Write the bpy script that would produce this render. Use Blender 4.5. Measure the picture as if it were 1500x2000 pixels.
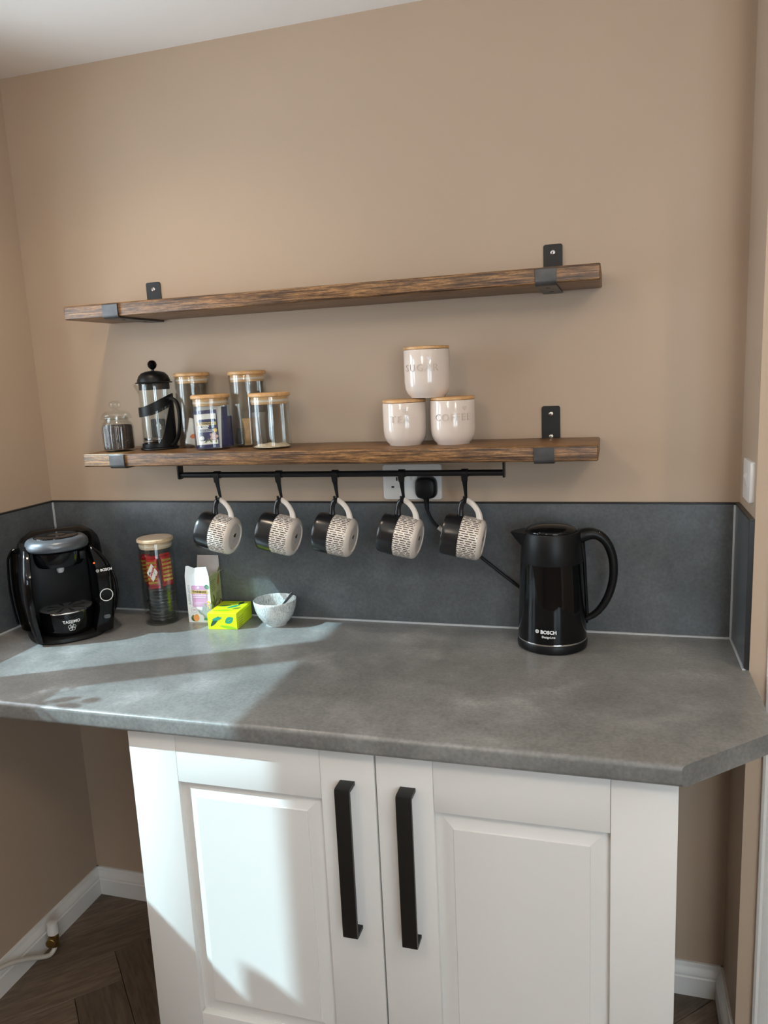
import bpy, bmesh, math, random
from mathutils import Vector, Matrix, Euler
random.seed(7)
PI = math.pi
S = bpy.context.scene
for o in list(bpy.data.objects): bpy.data.objects.remove(o)
COL = S.collection

# ---------------------------------------------------------------- camera
cam_d = bpy.data.cameras.new('camera'); cam = bpy.data.objects.new('camera', cam_d); COL.objects.link(cam)
cam_d.sensor_fit = 'HORIZONTAL'; cam_d.sensor_width = 36.0; cam_d.lens = 36.0 * 1510.23 / 1500.0
cam_d.clip_start = 0.05
Rv = Vector((0.95826244, 0.28212287, -0.04625786)); Uv = Vector((-0.00671184, 0.18395909, 0.98291099)); Fv = Vector((-0.28581122, 0.9415762, -0.17817465))
M = Matrix(((Rv.x, Uv.x, -Fv.x, 1.5462), (Rv.y, Uv.y, -Fv.y, -1.8247), (Rv.z, Uv.z, -Fv.z, 1.5626), (0, 0, 0, 1)))
cam.matrix_world = M
S.camera = cam

# ---------------------------------------------------------------- sky, sun, exposure
S.view_settings.view_transform = 'Standard'; S.view_settings.look = 'None'
S.view_settings.gamma = 1.0; S.view_settings.use_curve_mapping = False
S.view_settings.exposure = 0.22
wd = bpy.data.worlds.new('sky'); S.world = wd; wd.use_nodes = True
wn = wd.node_tree.nodes; wn.clear()
bg = wn.new('ShaderNodeBackground'); bg.inputs[0].default_value = (0.76, 0.89, 1.0, 1); bg.inputs[1].default_value = 8.8
wo = wn.new('ShaderNodeOutputWorld'); wd.node_tree.links.new(bg.outputs[0], wo.inputs[0])
sd = bpy.data.lights.new('sun', 'SUN'); sun = bpy.data.objects.new('sun', sd); COL.objects.link(sun)
SUN = Vector((0.88, 0.47, -0.84)).normalized()
sun.rotation_euler = (-SUN).to_track_quat('Z', 'Y').to_euler(); sun.location = (-3, -3, 5)
sd.energy = 6.6; sd.angle = math.radians(0.8); sd.color = (0.62, 0.89, 1.0)
def portal(name, loc, rot, sx, sy):
    d = bpy.data.lights.new(name, 'AREA'); d.shape = 'RECTANGLE'; d.size = sx; d.size_y = sy
    d.cycles.is_portal = True
    o = bpy.data.objects.new(name, d); COL.objects.link(o); o.location = loc; o.rotation_euler = rot
portal('window_portal', (-0.32, -0.79, 1.55), (0, -PI/2, 0), 1.0, 1.0)
portal('rear_portal', (2.65, -3.52, 1.5), (PI/2, 0, 0), 1.7, 1.3)

# ---------------------------------------------------------------- measured layout
W = 1.810; ZC = 2.359; ZS = 1.2451; ZW = 0.932; RS = 0.197; D = 0.624; XR = 1.650
DC = 0.594; XL = 0.615; XRC = 1.649; ST = 0.106; ZP = 0.783; ZQ = 0.255
DS = 0.193; U1, U2 = 1.7211, 1.7533; L1, L2 = 1.3627, 1.3951
UA, UB, LA, LB = 0.265, 1.5166, 0.272, 1.5134
XF = 3.7; YF = -3.4; HB = 0.085; TB = 0.018

# ---------------------------------------------------------------- materials
MATS = {}
def newmat(name):
    m = bpy.data.materials.new(name); m.use_nodes = True
    nt = m.node_tree; b = nt.nodes['Principled BSDF']
    MATS[name] = m
    return m, nt, b
def N(nt, t, **kw):
    n = nt.nodes.new(t)
    for k, v in kw.items(): setattr(n, k, v)
    return n
def coords(nt, scale=(1, 1, 1), kind='Object', rot=(0, 0, 0)):
    tc = N(nt, 'ShaderNodeTexCoord'); mp = N(nt, 'ShaderNodeMapping')
    mp.inputs['Scale'].default_value = scale; mp.inputs['Rotation'].default_value = rot
    nt.links.new(tc.outputs[kind], mp.inputs[0]); return mp.outputs[0]
def noise(nt, vec, scale, detail=4, rough=0.55):
    n = N(nt, 'ShaderNodeTexNoise'); n.inputs['Scale'].default_value = scale; n.inputs['Detail'].default_value = detail
    n.inputs['Roughness'].default_value = rough
    nt.links.new(vec, n.inputs['Vector']); return n.outputs['Fac']
def ramp(nt, fac, stops):
    r = N(nt, 'ShaderNodeValToRGB'); e = r.color_ramp.elements
    while len(e) < len(stops): e.new(0.5)
    for i, (p, c) in enumerate(stops):
        e[i].position = p; e[i].color = (*c, 1) if len(c) == 3 else c
    nt.links.new(fac, r.inputs[0]); return r.outputs[0]
def mixc(nt, fac, a, b, mode='MIX'):
    n = N(nt, 'ShaderNodeMix', data_type='RGBA', blend_type=mode)
    for sock, v in ((n.inputs[0], fac), (n.inputs[6], a), (n.inputs[7], b)):
        if hasattr(v, 'is_output'): nt.links.new(v, sock)
        elif isinstance(v, (int, float)): sock.default_value = v
        else: sock.default_value = (*v, 1)
    return n.outputs[2]
def bump(nt, b, fac, strength, dist=0.002):
    n = N(nt, 'ShaderNodeBump'); n.inputs['Strength'].default_value = strength; n.inputs['Distance'].default_value = dist
    nt.links.new(fac, n.inputs['Height']); nt.links.new(n.outputs[0], b.inputs['Normal'])
def plain(name, col, rough=0.5, metal=0.0, vary=0.06, scale=30, coat=0.0, bmp=0.0, spec=None):
    m, nt, b = newmat(name)
    v = coords(nt); f = noise(nt, v, scale)
    lo = tuple(c * (1 - vary) for c in col); hi = tuple(min(1, c * (1 + vary)) for c in col)
    nt.links.new(ramp(nt, f, [(0.3, lo), (0.7, hi)]), b.inputs['Base Color'])
    b.inputs['Roughness'].default_value = rough; b.inputs['Metallic'].default_value = metal
    b.inputs['Coat Weight'].default_value = coat; b.inputs['Coat Roughness'].default_value = 0.04
    if spec is not None: b.inputs['Specular IOR Level'].default_value = spec
    if bmp: bump(nt, b, f, bmp)
    return m
def glassmat(name, tint=(0.97, 0.985, 0.98), rough=0.02, gl=1.0, ior=1.5):
    m = bpy.data.materials.new(name); m.use_nodes = True; MATS[name] = m
    nt = m.node_tree; nt.nodes.clear()
    out = N(nt, 'ShaderNodeOutputMaterial'); tr = N(nt, 'ShaderNodeBsdfTransparent'); gs = N(nt, 'ShaderNodeBsdfGlossy')
    tr.inputs[0].default_value = (*tint, 1); gs.inputs['Roughness'].default_value = rough; gs.inputs[0].default_value = (gl, gl, gl, 1)
    lw = N(nt, 'ShaderNodeLayerWeight'); lw.inputs[0].default_value = 0.5
    pw = N(nt, 'ShaderNodeMath', operation='POWER'); pw.inputs[1].default_value = 4.0
    f0 = ((ior - 1) / (ior + 1)) ** 2
    ma = N(nt, 'ShaderNodeMath', operation='MULTIPLY_ADD'); ma.inputs[1].default_value = (1 - f0) * 0.75; ma.inputs[2].default_value = f0
    mx = N(nt, 'ShaderNodeMixShader')
    nt.links.new(lw.outputs['Facing'], pw.inputs[0]); nt.links.new(pw.outputs[0], ma.inputs[0])
    nt.links.new(ma.outputs[0], mx.inputs[0]); nt.links.new(tr.outputs[0], mx.inputs[1]); nt.links.new(gs.outputs[0], mx.inputs[2])
    nt.links.new(mx.outputs[0], out.inputs[0]); return m
def emit(name, col, st):
    m, nt, b = newmat(name); b.inputs['Base Color'].default_value = (*col, 1)
    b.inputs['Emission Color'].default_value = (*col, 1); b.inputs['Emission Strength'].default_value = st; return m

def m_wall():
    m, nt, b = newmat('wall_paint'); v = coords(nt)
    f = noise(nt, v, 1.6, 3); g = noise(nt, v, 260, 2)
    nt.links.new(ramp(nt, f, [(0.3, (0.425, 0.322, 0.238)), (0.7, (0.450, 0.343, 0.256))]), b.inputs['Base Color'])
    b.inputs['Roughness'].default_value = 0.62; b.inputs['Specular IOR Level'].default_value = 0.3; bump(nt, b, g, 0.06, 0.001); return m
def m_stone(name, c0, c1, c2, rough=0.30, blot_w=0.35, spec=0.5):
    m, nt, b = newmat(name); v = coords(nt); b.inputs['Specular IOR Level'].default_value = spec
    f = noise(nt, v, 2.6, 3, 0.5); g = noise(nt, v, 7.0, 3, 0.5); g2 = noise(nt, v, 42, 3, 0.55); h = noise(nt, v, 150, 2, 0.5); q = noise(nt, v, 14, 2, 0.5)
    c = ramp(nt, f, [(0.25, c0), (0.50, c1), (0.78, c2)])
    c = mixc(nt, 1.0, c, ramp(nt, g, [(0.25, (0.88, 0.88, 0.88)), (0.55, (1, 1, 1)), (0.85, (1 + blot_w * 1.6,) * 3)]), 'MULTIPLY')
    c = mixc(nt, 1.0, c, ramp(nt, q, [(0.25, (0.93, 0.93, 0.93)), (0.75, (1.07, 1.07, 1.07))]), 'MULTIPLY')
    c = mixc(nt, 1.0, c, ramp(nt, g2, [(0.25, (0.90, 0.90, 0.90)), (0.75, (1.10, 1.10, 1.10))]), 'MULTIPLY')
    c = mixc(nt, 1.0, c, ramp(nt, h, [(0.25, (0.82, 0.82, 0.82)), (0.75, (1.18, 1.18, 1.18))]), 'MULTIPLY')
    nt.links.new(c, b.inputs['Base Color'])
    nt.links.new(ramp(nt, g, [(0.25, (rough,) * 3), (0.75, (rough + .05,) * 3)]), b.inputs['Roughness'])
    return m
def m_shelf():
    m, nt, b = newmat('dark_oiled_pine'); v = coords(nt, (2.2, 62, 62)); v2 = coords(nt, (9, 210, 210)); v3 = coords(nt, (2.5, 12, 12)); v4 = coords(nt, (60, 260, 260))
    f = noise(nt, v, 3.2, 6, 0.68); g = noise(nt, v2, 2.6, 5, 0.65); h = noise(nt, v3, 2.0, 3); q = noise(nt, v4, 2.0, 2)
    c = ramp(nt, f, [(0.33, (0.030, 0.013, 0.005)), (0.44, (0.110, 0.052, 0.019)), (0.53, (0.290, 0.155, 0.060)), (0.60, (0.140, 0.064, 0.023)), (0.70, (0.260, 0.138, 0.053))])
    c = mixc(nt, 0.9, c, ramp(nt, g, [(0.38, (0.26, 0.23, 0.21)), (0.50, (0.95, 0.93, 0.9)), (0.64, (1.5, 1.45, 1.38))]), 'MULTIPLY')
    c = mixc(nt, 0.6, c, ramp(nt, h, [(0.3, (0.6, 0.57, 0.54)), (0.7, (1.3, 1.26, 1.2))]), 'MULTIPLY')
    c = mixc(nt, 0.5, c, ramp(nt, q, [(0.35, (0.5, 0.48, 0.46)), (0.6, (1.15, 1.13, 1.1))]), 'MULTIPLY')
    nt.links.new(c, b.inputs['Base Color']); b.inputs['Roughness'].default_value = 0.40; bump(nt, b, g, 0.4, 0.0012); return m
def m_bamboo(name='bamboo', k=(1, 1, 1)):
    m, nt, b = newmat(name); v = coords(nt, (14, 120, 14)); f = noise(nt, v, 1.3, 4)
    C = lambda r, g, bb: (min(1, r * k[0]), min(1, g * k[1]), min(1, bb * k[2]))
    nt.links.new(ramp(nt, f, [(0.3, C(0.46, 0.245, 0.095)), (0.55, C(0.60, 0.345, 0.145)), (0.75, C(0.52, 0.285, 0.11))]), b.inputs['Base Color'])
    b.inputs['Roughness'].default_value = 0.42; return m
def m_plank(i):
    m, nt, b = newmat('oak_plank_%d' % i); v = coords(nt, (2.5, 30, 30)); v2 = coords(nt, (6, 22, 22))
    f = noise(nt, v, 3, 5, 0.6); g = noise(nt, v2, 2.2, 4)
    k = (0.82, 1.0, 1.2)[i]
    c = ramp(nt, f, [(0.3, (0.085 * k, 0.058 * k, 0.040 * k)), (0.55, (0.150 * k, 0.108 * k, 0.076 * k)), (0.75, (0.195 * k, 0.143 * k, 0.102 * k))])
    c = mixc(nt, 0.5, c, ramp(nt, g, [(0.32, (0.45, 0.43, 0.42)), (0.5, (1, 1, 1))]), 'MULTIPLY')
    nt.links.new(c, b.inputs['Base Color']); b.inputs['Roughness'].default_value = 0.5; bump(nt, b, f, 0.15, 0.001); return m
def m_mug():
    m, nt, b = newmat('mug_glaze')
    tc = N(nt, 'ShaderNodeTexCoord'); br = N(nt, 'ShaderNodeTexBrick')
    br.offset = 0.41; br.offset_frequency = 2; br.squash = 0.72; br.squash_frequency = 3
    nt.links.new(tc.outputs['UV'], br.inputs['Vector'])
    br.inputs['Color1'].default_value = (0.02, 0.016, 0.014, 1); br.inputs['Color2'].default_value = (0.03, 0.022, 0.018, 1)
    br.inputs['Mortar'].default_value = (0.70, 0.62, 0.55, 1); br.inputs['Scale'].default_value = 1.0
    br.inputs['Mortar Size'].default_value = 0.00165; br.inputs['Mortar Smooth'].default_value = 0.1
    br.inputs['Brick Width'].default_value = 0.0180; br.inputs['Row Height'].default_value = 0.0051
    sp = N(nt, 'ShaderNodeSeparateXYZ'); nt.links.new(tc.outputs['UV'], sp.inputs[0])
    def step(th, inv=False):
        n = N(nt, 'ShaderNodeMath', operation='LESS_THAN' if inv else 'GREATER_THAN'); nt.links.new(sp.outputs[0], n.inputs[0]); n.inputs[1].default_value = th; return n.outputs[0]
    c = mixc(nt, step(0.0095, True), br.outputs['Color'], (0.70, 0.62, 0.55))
    c = mixc(nt, step(0.0505), c, (0.013, 0.013, 0.014))
    nt.links.new(c, b.inputs['Base Color']); b.inputs['Roughness'].default_value = 0.24; return m
def m_bowl():
    m, nt, b = newmat('reactive_glaze'); v = coords(nt, (260, 260, 34)); f = noise(nt, v, 2.0, 5, 0.6); g = noise(nt, coords(nt), 25, 3)
    c = ramp(nt, f, [(0.34, (0.24, 0.27, 0.27)), (0.46, (0.46, 0.50, 0.49)), (0.6, (0.68, 0.69, 0.67))])
    c = mixc(nt, ramp(nt, g, [(0.45, (0, 0, 0)), (0.7, (0.5, 0.5, 0.5))]), c, (0.80, 0.80, 0.76))
    nt.links.new(c, b.inputs['Base Color']); b.inputs['Roughness'].default_value = 0.2; return m
def m_coffee():
    m, nt, b = newmat('coffee_granules'); v = coords(nt); f = noise(nt, v, 420, 3)
    nt.links.new(ramp(nt, f, [(0.3, (0.014, 0.006, 0.003)), (0.7, (0.055, 0.024, 0.012))]), b.inputs['Base Color'])
    b.inputs['Roughness'].default_value = 0.8; bump(nt, b, f, 0.8, 0.003); return m
def m_wrapper():
    m, nt, b = newmat('caramel_wrapper'); v = coords(nt)
    nt.links.new(ramp(nt, noise(nt, v, 70, 3), [(0.3, (0.30, 0.006, 0.012)), (0.7, (0.46, 0.012, 0.018))]), b.inputs['Base Color'])
    b.inputs['Roughness'].default_value = 0.30; b.inputs['Metallic'].default_value = 0.25
    bump(nt, b, noise(nt, v, 90, 3), 0.6, 0.003); return m
m_wall()
CEIL = plain('ceiling_paint', (0.92, 0.90, 0.88), 0.8, vary=0.02, scale=4)
WHITE = plain('white_satin_paint', (0.74, 0.72, 0.69), 0.38, vary=0.02, scale=8)
UPVC = plain('white_upvc', (0.82, 0.83, 0.83), 0.3, vary=0.02)
m_stone('slate_worktop', (0.152, 0.149, 0.144), (0.190, 0.187, 0.181), (0.242, 0.238, 0.231), 0.285)
m_stone('slate_splashback', (0.074, 0.080, 0.086), (0.088, 0.095, 0.101), (0.104, 0.112, 0.118), 0.285, 0.10, 0.60)
m_shelf(); m_bamboo(); m_bamboo('pale_bamboo', (1.05, 1.35, 2.1)); m_mug(); m_bowl(); m_coffee(); m_wrapper()
for i in range(3): m_plank(i)
CAB = plain('cabinet_white', (0.800, 0.782, 0.755), 0.36, vary=0.012, scale=3)
BLK_TRIM = plain('black_aluminium', (0.012, 0.011, 0.011), 0.35, 0.0)
HANDLE = plain('matt_black_metal', (0.014, 0.013, 0.012), 0.42, 0.1, scale=60, spec=0.35)
STEEL = plain('raw_black_steel', (0.085, 0.083, 0.084), 0.40, 0.55, vary=0.35, scale=26)
SCREW = plain('zinc_screw', (0.75, 0.74, 0.72), 0.25, 1.0)
RAIL = plain('black_powder_coat', (0.006, 0.006, 0.007), 0.34, spec=0.3)
GLOSSBLK = plain('gloss_black_plastic', (0.0035, 0.0035, 0.004), 0.06, vary=0.2, spec=0.32)
MATBLK = plain('matt_black_plastic', (0.0065, 0.0065, 0.007), 0.40, vary=0.2, spec=0.22)
RUBBER = plain('black_cable', (0.005, 0.005, 0.005), 0.4, spec=0.25)
GREYMET = plain('grey_metallic_plastic', (0.115, 0.125, 0.140), 0.30, 0.45)
CHROME = plain('chrome', (0.72, 0.72, 0.72), 0.12, 1.0)
CERAM = plain('cream_ceramic', (0.660, 0.565, 0.500), 0.10, vary=0.02, coat=0.2)
CERAML = plain('relief_shade_cream', (0.575, 0.480, 0.418), 0.14, vary=0.02)  # same ceramic, darkened: relief shading of letters and heart put into the colour
SILIC = plain('grey_sealant', (0.40, 0.41, 0.42), 0.35)
PLASTW = plain('white_plastic', (0.70, 0.68, 0.66), 0.30, vary=0.02)
SLOT = plain('dark_slot', (0.012, 0.010, 0.009), 0.6)
BRASS = plain('tarnished_brass', (0.30, 0.19, 0.06), 0.35, 0.9, vary=0.3)
PIPE = plain('white_pipe', (0.66, 0.62, 0.55), 0.4)
PRINT = plain('white_print', (0.80, 0.80, 0.80), 0.4, vary=0.01)
MUGW = plain('mug_cream_glaze', (0.70, 0.62, 0.55), 0.24, vary=0.02)
MUGB = plain('mug_black_glaze', (0.013, 0.013, 0.014), 0.22)
STAMP = plain('black_stamp', (0.02, 0.02, 0.02), 0.5)
BASEC = plain('unglazed_base', (0.58, 0.51, 0.45), 0.6)
SPOON = plain('steel_spoon', (0.10, 0.10, 0.105), 0.25, 0.9)
GLASS = glassmat('clear_glass'); GLASS2 = glassmat('thick_clear_glass', (0.95, 0.965, 0.96), 0.03, gl=0.95, ior=1.5); SMOKE = glassmat('smoked_plastic', (0.22, 0.21, 0.20), 0.05, gl=0.22)
PANE = glassmat('window_glass', (0.98, 0.99, 0.99), 0.0, ior=1.3)
CARD = plain('white_card', (0.80, 0.82, 0.84), 0.45, vary=0.01); CARDIN = plain('grey_card_inside', (0.55, 0.49, 0.46), 0.7)
SAGE = plain('sage_print', (0.42, 0.42, 0.22), 0.5); LILAC = plain('lilac_print', (0.60, 0.34, 0.52), 0.5, vary=0.02); GOLD = plain('gold_print', (0.62, 0.47, 0.19), 0.40, 0.0)
INK = plain('dark_ink', (0.03, 0.02, 0.015), 0.5); GREY_INK = plain('grey_ink', (0.40, 0.40, 0.44), 0.5); PINKW = plain('pale_pink_ink', (0.80, 0.66, 0.76), 0.5)
GREEN_INK = plain('green_ink', (0.06, 0.32, 0.16), 0.5); TEAL = plain('teal_print', (0.015, 0.30, 0.20), 0.5); DKGREEN = plain('dark_green_print', (0.02, 0.08, 0.05), 0.5)
LIME = plain('lime_card', (0.66, 0.76, 0.010), 0.42, vary=0.03); LEAFG = plain('leaf_green_print', (0.26, 0.52, 0.015), 0.5)
PEACH = plain('peach_print', (0.85, 0.36, 0.11), 0.5); SAGELEAF = plain('sage_leaf_print', (0.34, 0.38, 0.36), 0.5); OLIVE = plain('olive_ink', (0.13, 0.16, 0.05), 0.5); YELLOWP = plain('yellow_print', (0.80, 0.58, 0.10), 0.5)
NAVY = plain('navy_paper', (0.020, 0.026, 0.105), 0.4); PAPER = plain('white_paper', (0.80, 0.76, 0.72), 0.5, vary=0.02); ROSE = plain('rose_print', (0.55, 0.38, 0.36), 0.5)
ORANGE = plain('orange_paper', (0.78, 0.22, 0.10), 0.45); TAN = plain('tan_paper', (0.52, 0.33, 0.16), 0.5, vary=0.15, scale=60); CRUMB = plain('pale_crumbs', (0.62, 0.50, 0.36), 0.9, vary=0.3, scale=200, bmp=0.6)
DISC = plain('pod_foil', (0.16, 0.16, 0.165), 0.30, 0.5, vary=0.2); DISCD = plain('pod_dark', (0.015, 0.014, 0.014), 0.3)
AMBER = emit('indicator_light', (1.0, 0.10, 0.015), 1.6)
LAMPE = emit('downlight_lens', (1.0, 0.86, 0.70), 8.0)
PLANT = plain('plant_leaf', (0.06, 0.16, 0.04), 0.45); TERRA = plain('terracotta', (0.42, 0.20, 0.11), 0.7); SOIL = plain('potting_soil', (0.03, 0.02, 0.015), 0.9)
MT = MATS

# ---------------------------------------------------------------- helpers
def tag(o, label=None, cat=None, group=None, kind=None):
    if label: o['label'] = label
    if cat: o['category'] = cat
    if group: o['group'] = group
    if kind: o['kind'] = kind
    return o
def thing(name, label, cat, loc=(0, 0, 0), rz=0.0, group=None):
    o = bpy.data.objects.new(name, None); COL.objects.link(o); o.empty_display_size = 0.05
    o.location = loc; o.rotation_euler = (0, 0, rz); return tag(o, label, cat, group)
def obj(name, bm, mat, parent=None, loc=None, rot=None, sharp=35, flat=False):
    me = bpy.data.meshes.new(name); bmesh.ops.recalc_face_normals(bm, faces=bm.faces); bm.to_mesh(me); bm.free()
    if not flat:
        for p in me.polygons: p.use_smooth = True
        me.set_sharp_from_angle(angle=math.radians(sharp))
    me.materials.append(MT[mat] if isinstance(mat, str) else mat)
    o = bpy.data.objects.new(name, me); COL.objects.link(o); o.parent = parent
    if loc is not None: o.location = loc
    if rot is not None: o.rotation_euler = rot
    return o
def inst(o, parent, loc=None, rot=None):
    c = o.copy(); COL.objects.link(c); c.parent = parent
    if loc is not None: c.location = loc
    if rot is not None: c.rotation_euler = rot
    return c
def dup(root, loc, rot=None, label=None):
    r = root.copy(); COL.objects.link(r); r.location = loc
    if rot is not None: r.rotation_euler = rot
    if label: r['label'] = label
    for ch in list(root.children):
        c = ch.copy(); COL.objects.link(c); c.parent = r
        for g in list(ch.children):
            d = g.copy(); COL.objects.link(d); d.parent = c
    return r
def B(): return bmesh.new()
def box(bm, x0, x1, y0, y1, z0, z1, bev=0.0, seg=2):
    t = bmesh.new(); r = bmesh.ops.create_cube(t, size=1.0)
    for v in t.verts: v.co = Vector(((x0 + x1) / 2 + v.co.x * (x1 - x0), (y0 + y1) / 2 + v.co.y * (y1 - y0), (z0 + z1) / 2 + v.co.z * (z1 - z0)))
    if bev: bmesh.ops.bevel(t, geom=list(t.edges), offset=bev, segments=seg, profile=0.5, affect='EDGES')
    merge(bm, t); return bm
def merge(bm, t, mtx=None):
    if mtx is not None: bmesh.ops.transform(t, matrix=mtx, verts=t.verts)
    mp = {v: bm.verts.new(v.co) for v in t.verts}
    for f in t.faces:
        try: bm.faces.new([mp[v] for v in f.verts])
        except ValueError: pass
    t.free()
def lathe(bm, prof, seg=48, cx=0, cy=0, z0=0, mod=None, ang=None):
    rings = []
    n = seg if ang is None else seg + 1
    for (r, z) in prof:
        if r < 1e-6: rings.append([bm.verts.new((cx, cy, z0 + z))])
        else:
            ring = []
            for i in range(n):
                a = 2 * PI * i / seg if ang is None else ang[0] + (ang[1] - ang[0]) * i / seg
                rr = mod(r, z, a) if mod else r
                ring.append(bm.verts.new((cx + rr * math.cos(a), cy + rr * math.sin(a), z0 + z)))
            rings.append(ring)
    for A, C in zip(rings, rings[1:]):
        m = seg
        for i in range(m):
            j = (i + 1) % n
            if len(A) == 1 and len(C) == 1: continue
            if len(A) == 1: bm.faces.new([A[0], C[j], C[i]])
            elif len(C) == 1: bm.faces.new([A[i], A[j], C[0]])
            else: bm.faces.new([A[i], A[j], C[j], C[i]])
    return bm
def catmull(P, n=8, closed=False):
    P = [Vector(p) for p in P]; out = []
    k = len(P)
    for i in range(k if closed else k - 1):
        g = lambda j: P[j % k] if closed else P[max(0, min(k - 1, j))]
        a, b, c, d = g(i - 1), g(i), g(i + 1), g(i + 2)
        for s in range(n):
            t = s / n
            out.append(0.5 * ((2 * b) + (c - a) * t + (2 * a - 5 * b + 4 * c - d) * t * t + (3 * b - a - 3 * c + d) * t ** 3))
    if not closed: out.append(P[-1])
    return out
def tube(bm, pts, r, seg=12, n=8, smooth=True, ref=None, closed=False):
    """r: number, list of numbers, or list of (a,b): a along ref-normal, b across"""
    L = catmull(pts, n, closed) if smooth else [Vector(p) for p in pts]
    m = len(L)
    def rad(i):
        if isinstance(r, (int, float)): return (r, r)
        if isinstance(r, tuple): return r
        t = i / max(1, m - 1) * (len(r) - 1); a = int(min(len(r) - 2, t)); f = t - a
        p, q = r[a], r[a + 1]
        if not isinstance(p, tuple): p = (p, p); q = (q, q)
        return (p[0] * (1 - f) + q[0] * f, p[1] * (1 - f) + q[1] * f)
    rings = []; prev = None
    for i, p in enumerate(L):
        if closed: d = L[(i + 1) % m] - L[i - 1]
        else: d = L[min(m - 1, i + 1)] - L[max(0, i - 1)]
        d.normalize()
        if ref is not None:
            nrm = Vector(ref) - d * d.dot(Vector(ref))
        elif prev is None:
            nrm = d.cross(Vector((0, 0, 1)) if abs(d.z) < 0.9 else Vector((1, 0, 0)))
        else: nrm = prev - d * d.dot(prev)
        nrm.normalize(); prev = nrm; bn = d.cross(nrm)
        a, b = rad(i)
        rings.append([bm.verts.new(p + nrm * (a * math.cos(2 * PI * k / seg)) + bn * (b * math.sin(2 * PI * k / seg))) for k in range(seg)])
    for i in range(m if closed else m - 1):
        A, C = rings[i], rings[(i + 1) % m]
        for k in range(seg): bm.faces.new([A[k], A[(k + 1) % seg], C[(k + 1) % seg], C[k]])
    if not closed:
        bm.faces.new(rings[0][::-1]); bm.faces.new(rings[-1])
    return bm
def prism(bm, poly, axis, a, b):
    """poly: 2D points; extrude along axis from a to b. axis x: (y,z); y: (x,z); z: (x,y)"""
    def P(q, t):
        return (t, q[0], q[1]) if axis == 'x' else (q[0], t, q[1]) if axis == 'y' else (q[0], q[1], t)
    A = [bm.verts.new(P(q, a)) for q in poly]; C = [bm.verts.new(P(q, b)) for q in poly]
    bm.faces.new(A); bm.faces.new(C[::-1])
    for i in range(len(poly)): bm.faces.new([A[i], A[(i + 1) % len(poly)], C[(i + 1) % len(poly)], C[i]])
    return bm
def loft(bm, rings, cap=True):
    R = [[bm.verts.new(p) for p in ring] for ring in rings]; n = len(R[0])
    for A, C in zip(R, R[1:]):
        for k in range(n): bm.faces.new([A[k], A[(k + 1) % n], C[(k + 1) % n], C[k]])
    if cap: bm.faces.new(R[0][::-1]); bm.faces.new(R[-1])
    return bm
def sell(cx, cy, a, b, z, e=2.6, n=40):
    out = []
    for i in range(n):
        t = 2 * PI * i / n; c, s = math.cos(t), math.sin(t)
        out.append(Vector((cx + a * math.copysign(abs(c) ** (2 / e), c), cy + b * math.copysign(abs(s) ** (2 / e), s), z)))
    return out
def rrect(x0, x1, y0, y1, r, n=5):
    pts = []
    for cx, cy, a0 in ((x1 - r, y1 - r, 0), (x0 + r, y1 - r, 90), (x0 + r, y0 + r, 180), (x1 - r, y0 + r, 270)):
        for i in range(n + 1):
            a = math.radians(a0 + 90 * i / n); pts.append((cx + r * math.cos(a), cy + r * math.sin(a)))
    return pts
def text_bm(body, size, depth=0.0003, bold=0.0, spacing=1.0):
    cu = bpy.data.curves.new('lettering', 'FONT'); cu.body = body; cu.size = size; cu.extrude = depth; cu.offset = bold
    cu.align_x = 'CENTER'; cu.align_y = 'CENTER'; cu.space_character = spacing; cu.resolution_u = 3
    o = bpy.data.objects.new('lettering', cu); COL.objects.link(o)
    bpy.context.view_layer.update()
    dg = bpy.context.evaluated_depsgraph_get(); me = bpy.data.meshes.new_from_object(o.evaluated_get(dg))
    bm = bmesh.new(); bm.from_mesh(me)
    bpy.data.objects.remove(o); bpy.data.curves.remove(cu); bpy.data.meshes.remove(me)
    return bm
def warp(bm, fn):
    for v in bm.verts: v.co = Vector(fn(v.co))
    return bm
def on_cyl(r, z0, a0=0.0, rfn=None):
    """wrap flat xy lettering on a vertical cylinder facing -y (a0 turns it towards +x)"""
    def f(c):
        rr = (rfn(z0 + c.y) if rfn else r) + c.z; a = c.x / r + a0
        return (rr * math.sin(a), -rr * math.cos(a), z0 + c.y)
    return f
def on_front(y, x0=0.0, z0=0.0, rot=0.0):
    ca, sa = math.cos(rot), math.sin(rot)
    return lambda c: (x0 + c.x * ca - c.y * sa, y - c.z, z0 + c.x * sa + c.y * ca)
def disc(bm, x, z, r, y0, y1, seg=20, sx=1.0, rot=0.0):
    poly = []
    for i in range(seg):
        a = 2 * PI * i / seg; u, w = r * sx * math.cos(a), r * math.sin(a)
        poly.append((x + u * math.cos(rot) - w * math.sin(rot), z + u * math.sin(rot) + w * math.cos(rot)))
    return prism(bm, poly, 'y', y0, y1)
def leafpoly(x, z, l, w, rot, n=8):
    pts = []
    for i in range(n + 1):
        t = i / n; pts.append((l * (t - 0.5), w * math.sin(PI * t) ** 0.8))
    for i in range(n - 1, 0, -1):
        t = i / n; pts.append((l * (t - 0.5), -w * math.sin(PI * t) ** 0.8))
    return [(x + a * math.cos(rot) - b * math.sin(rot), z + a * math.sin(rot) + b * math.cos(rot)) for a, b in pts]
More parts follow.
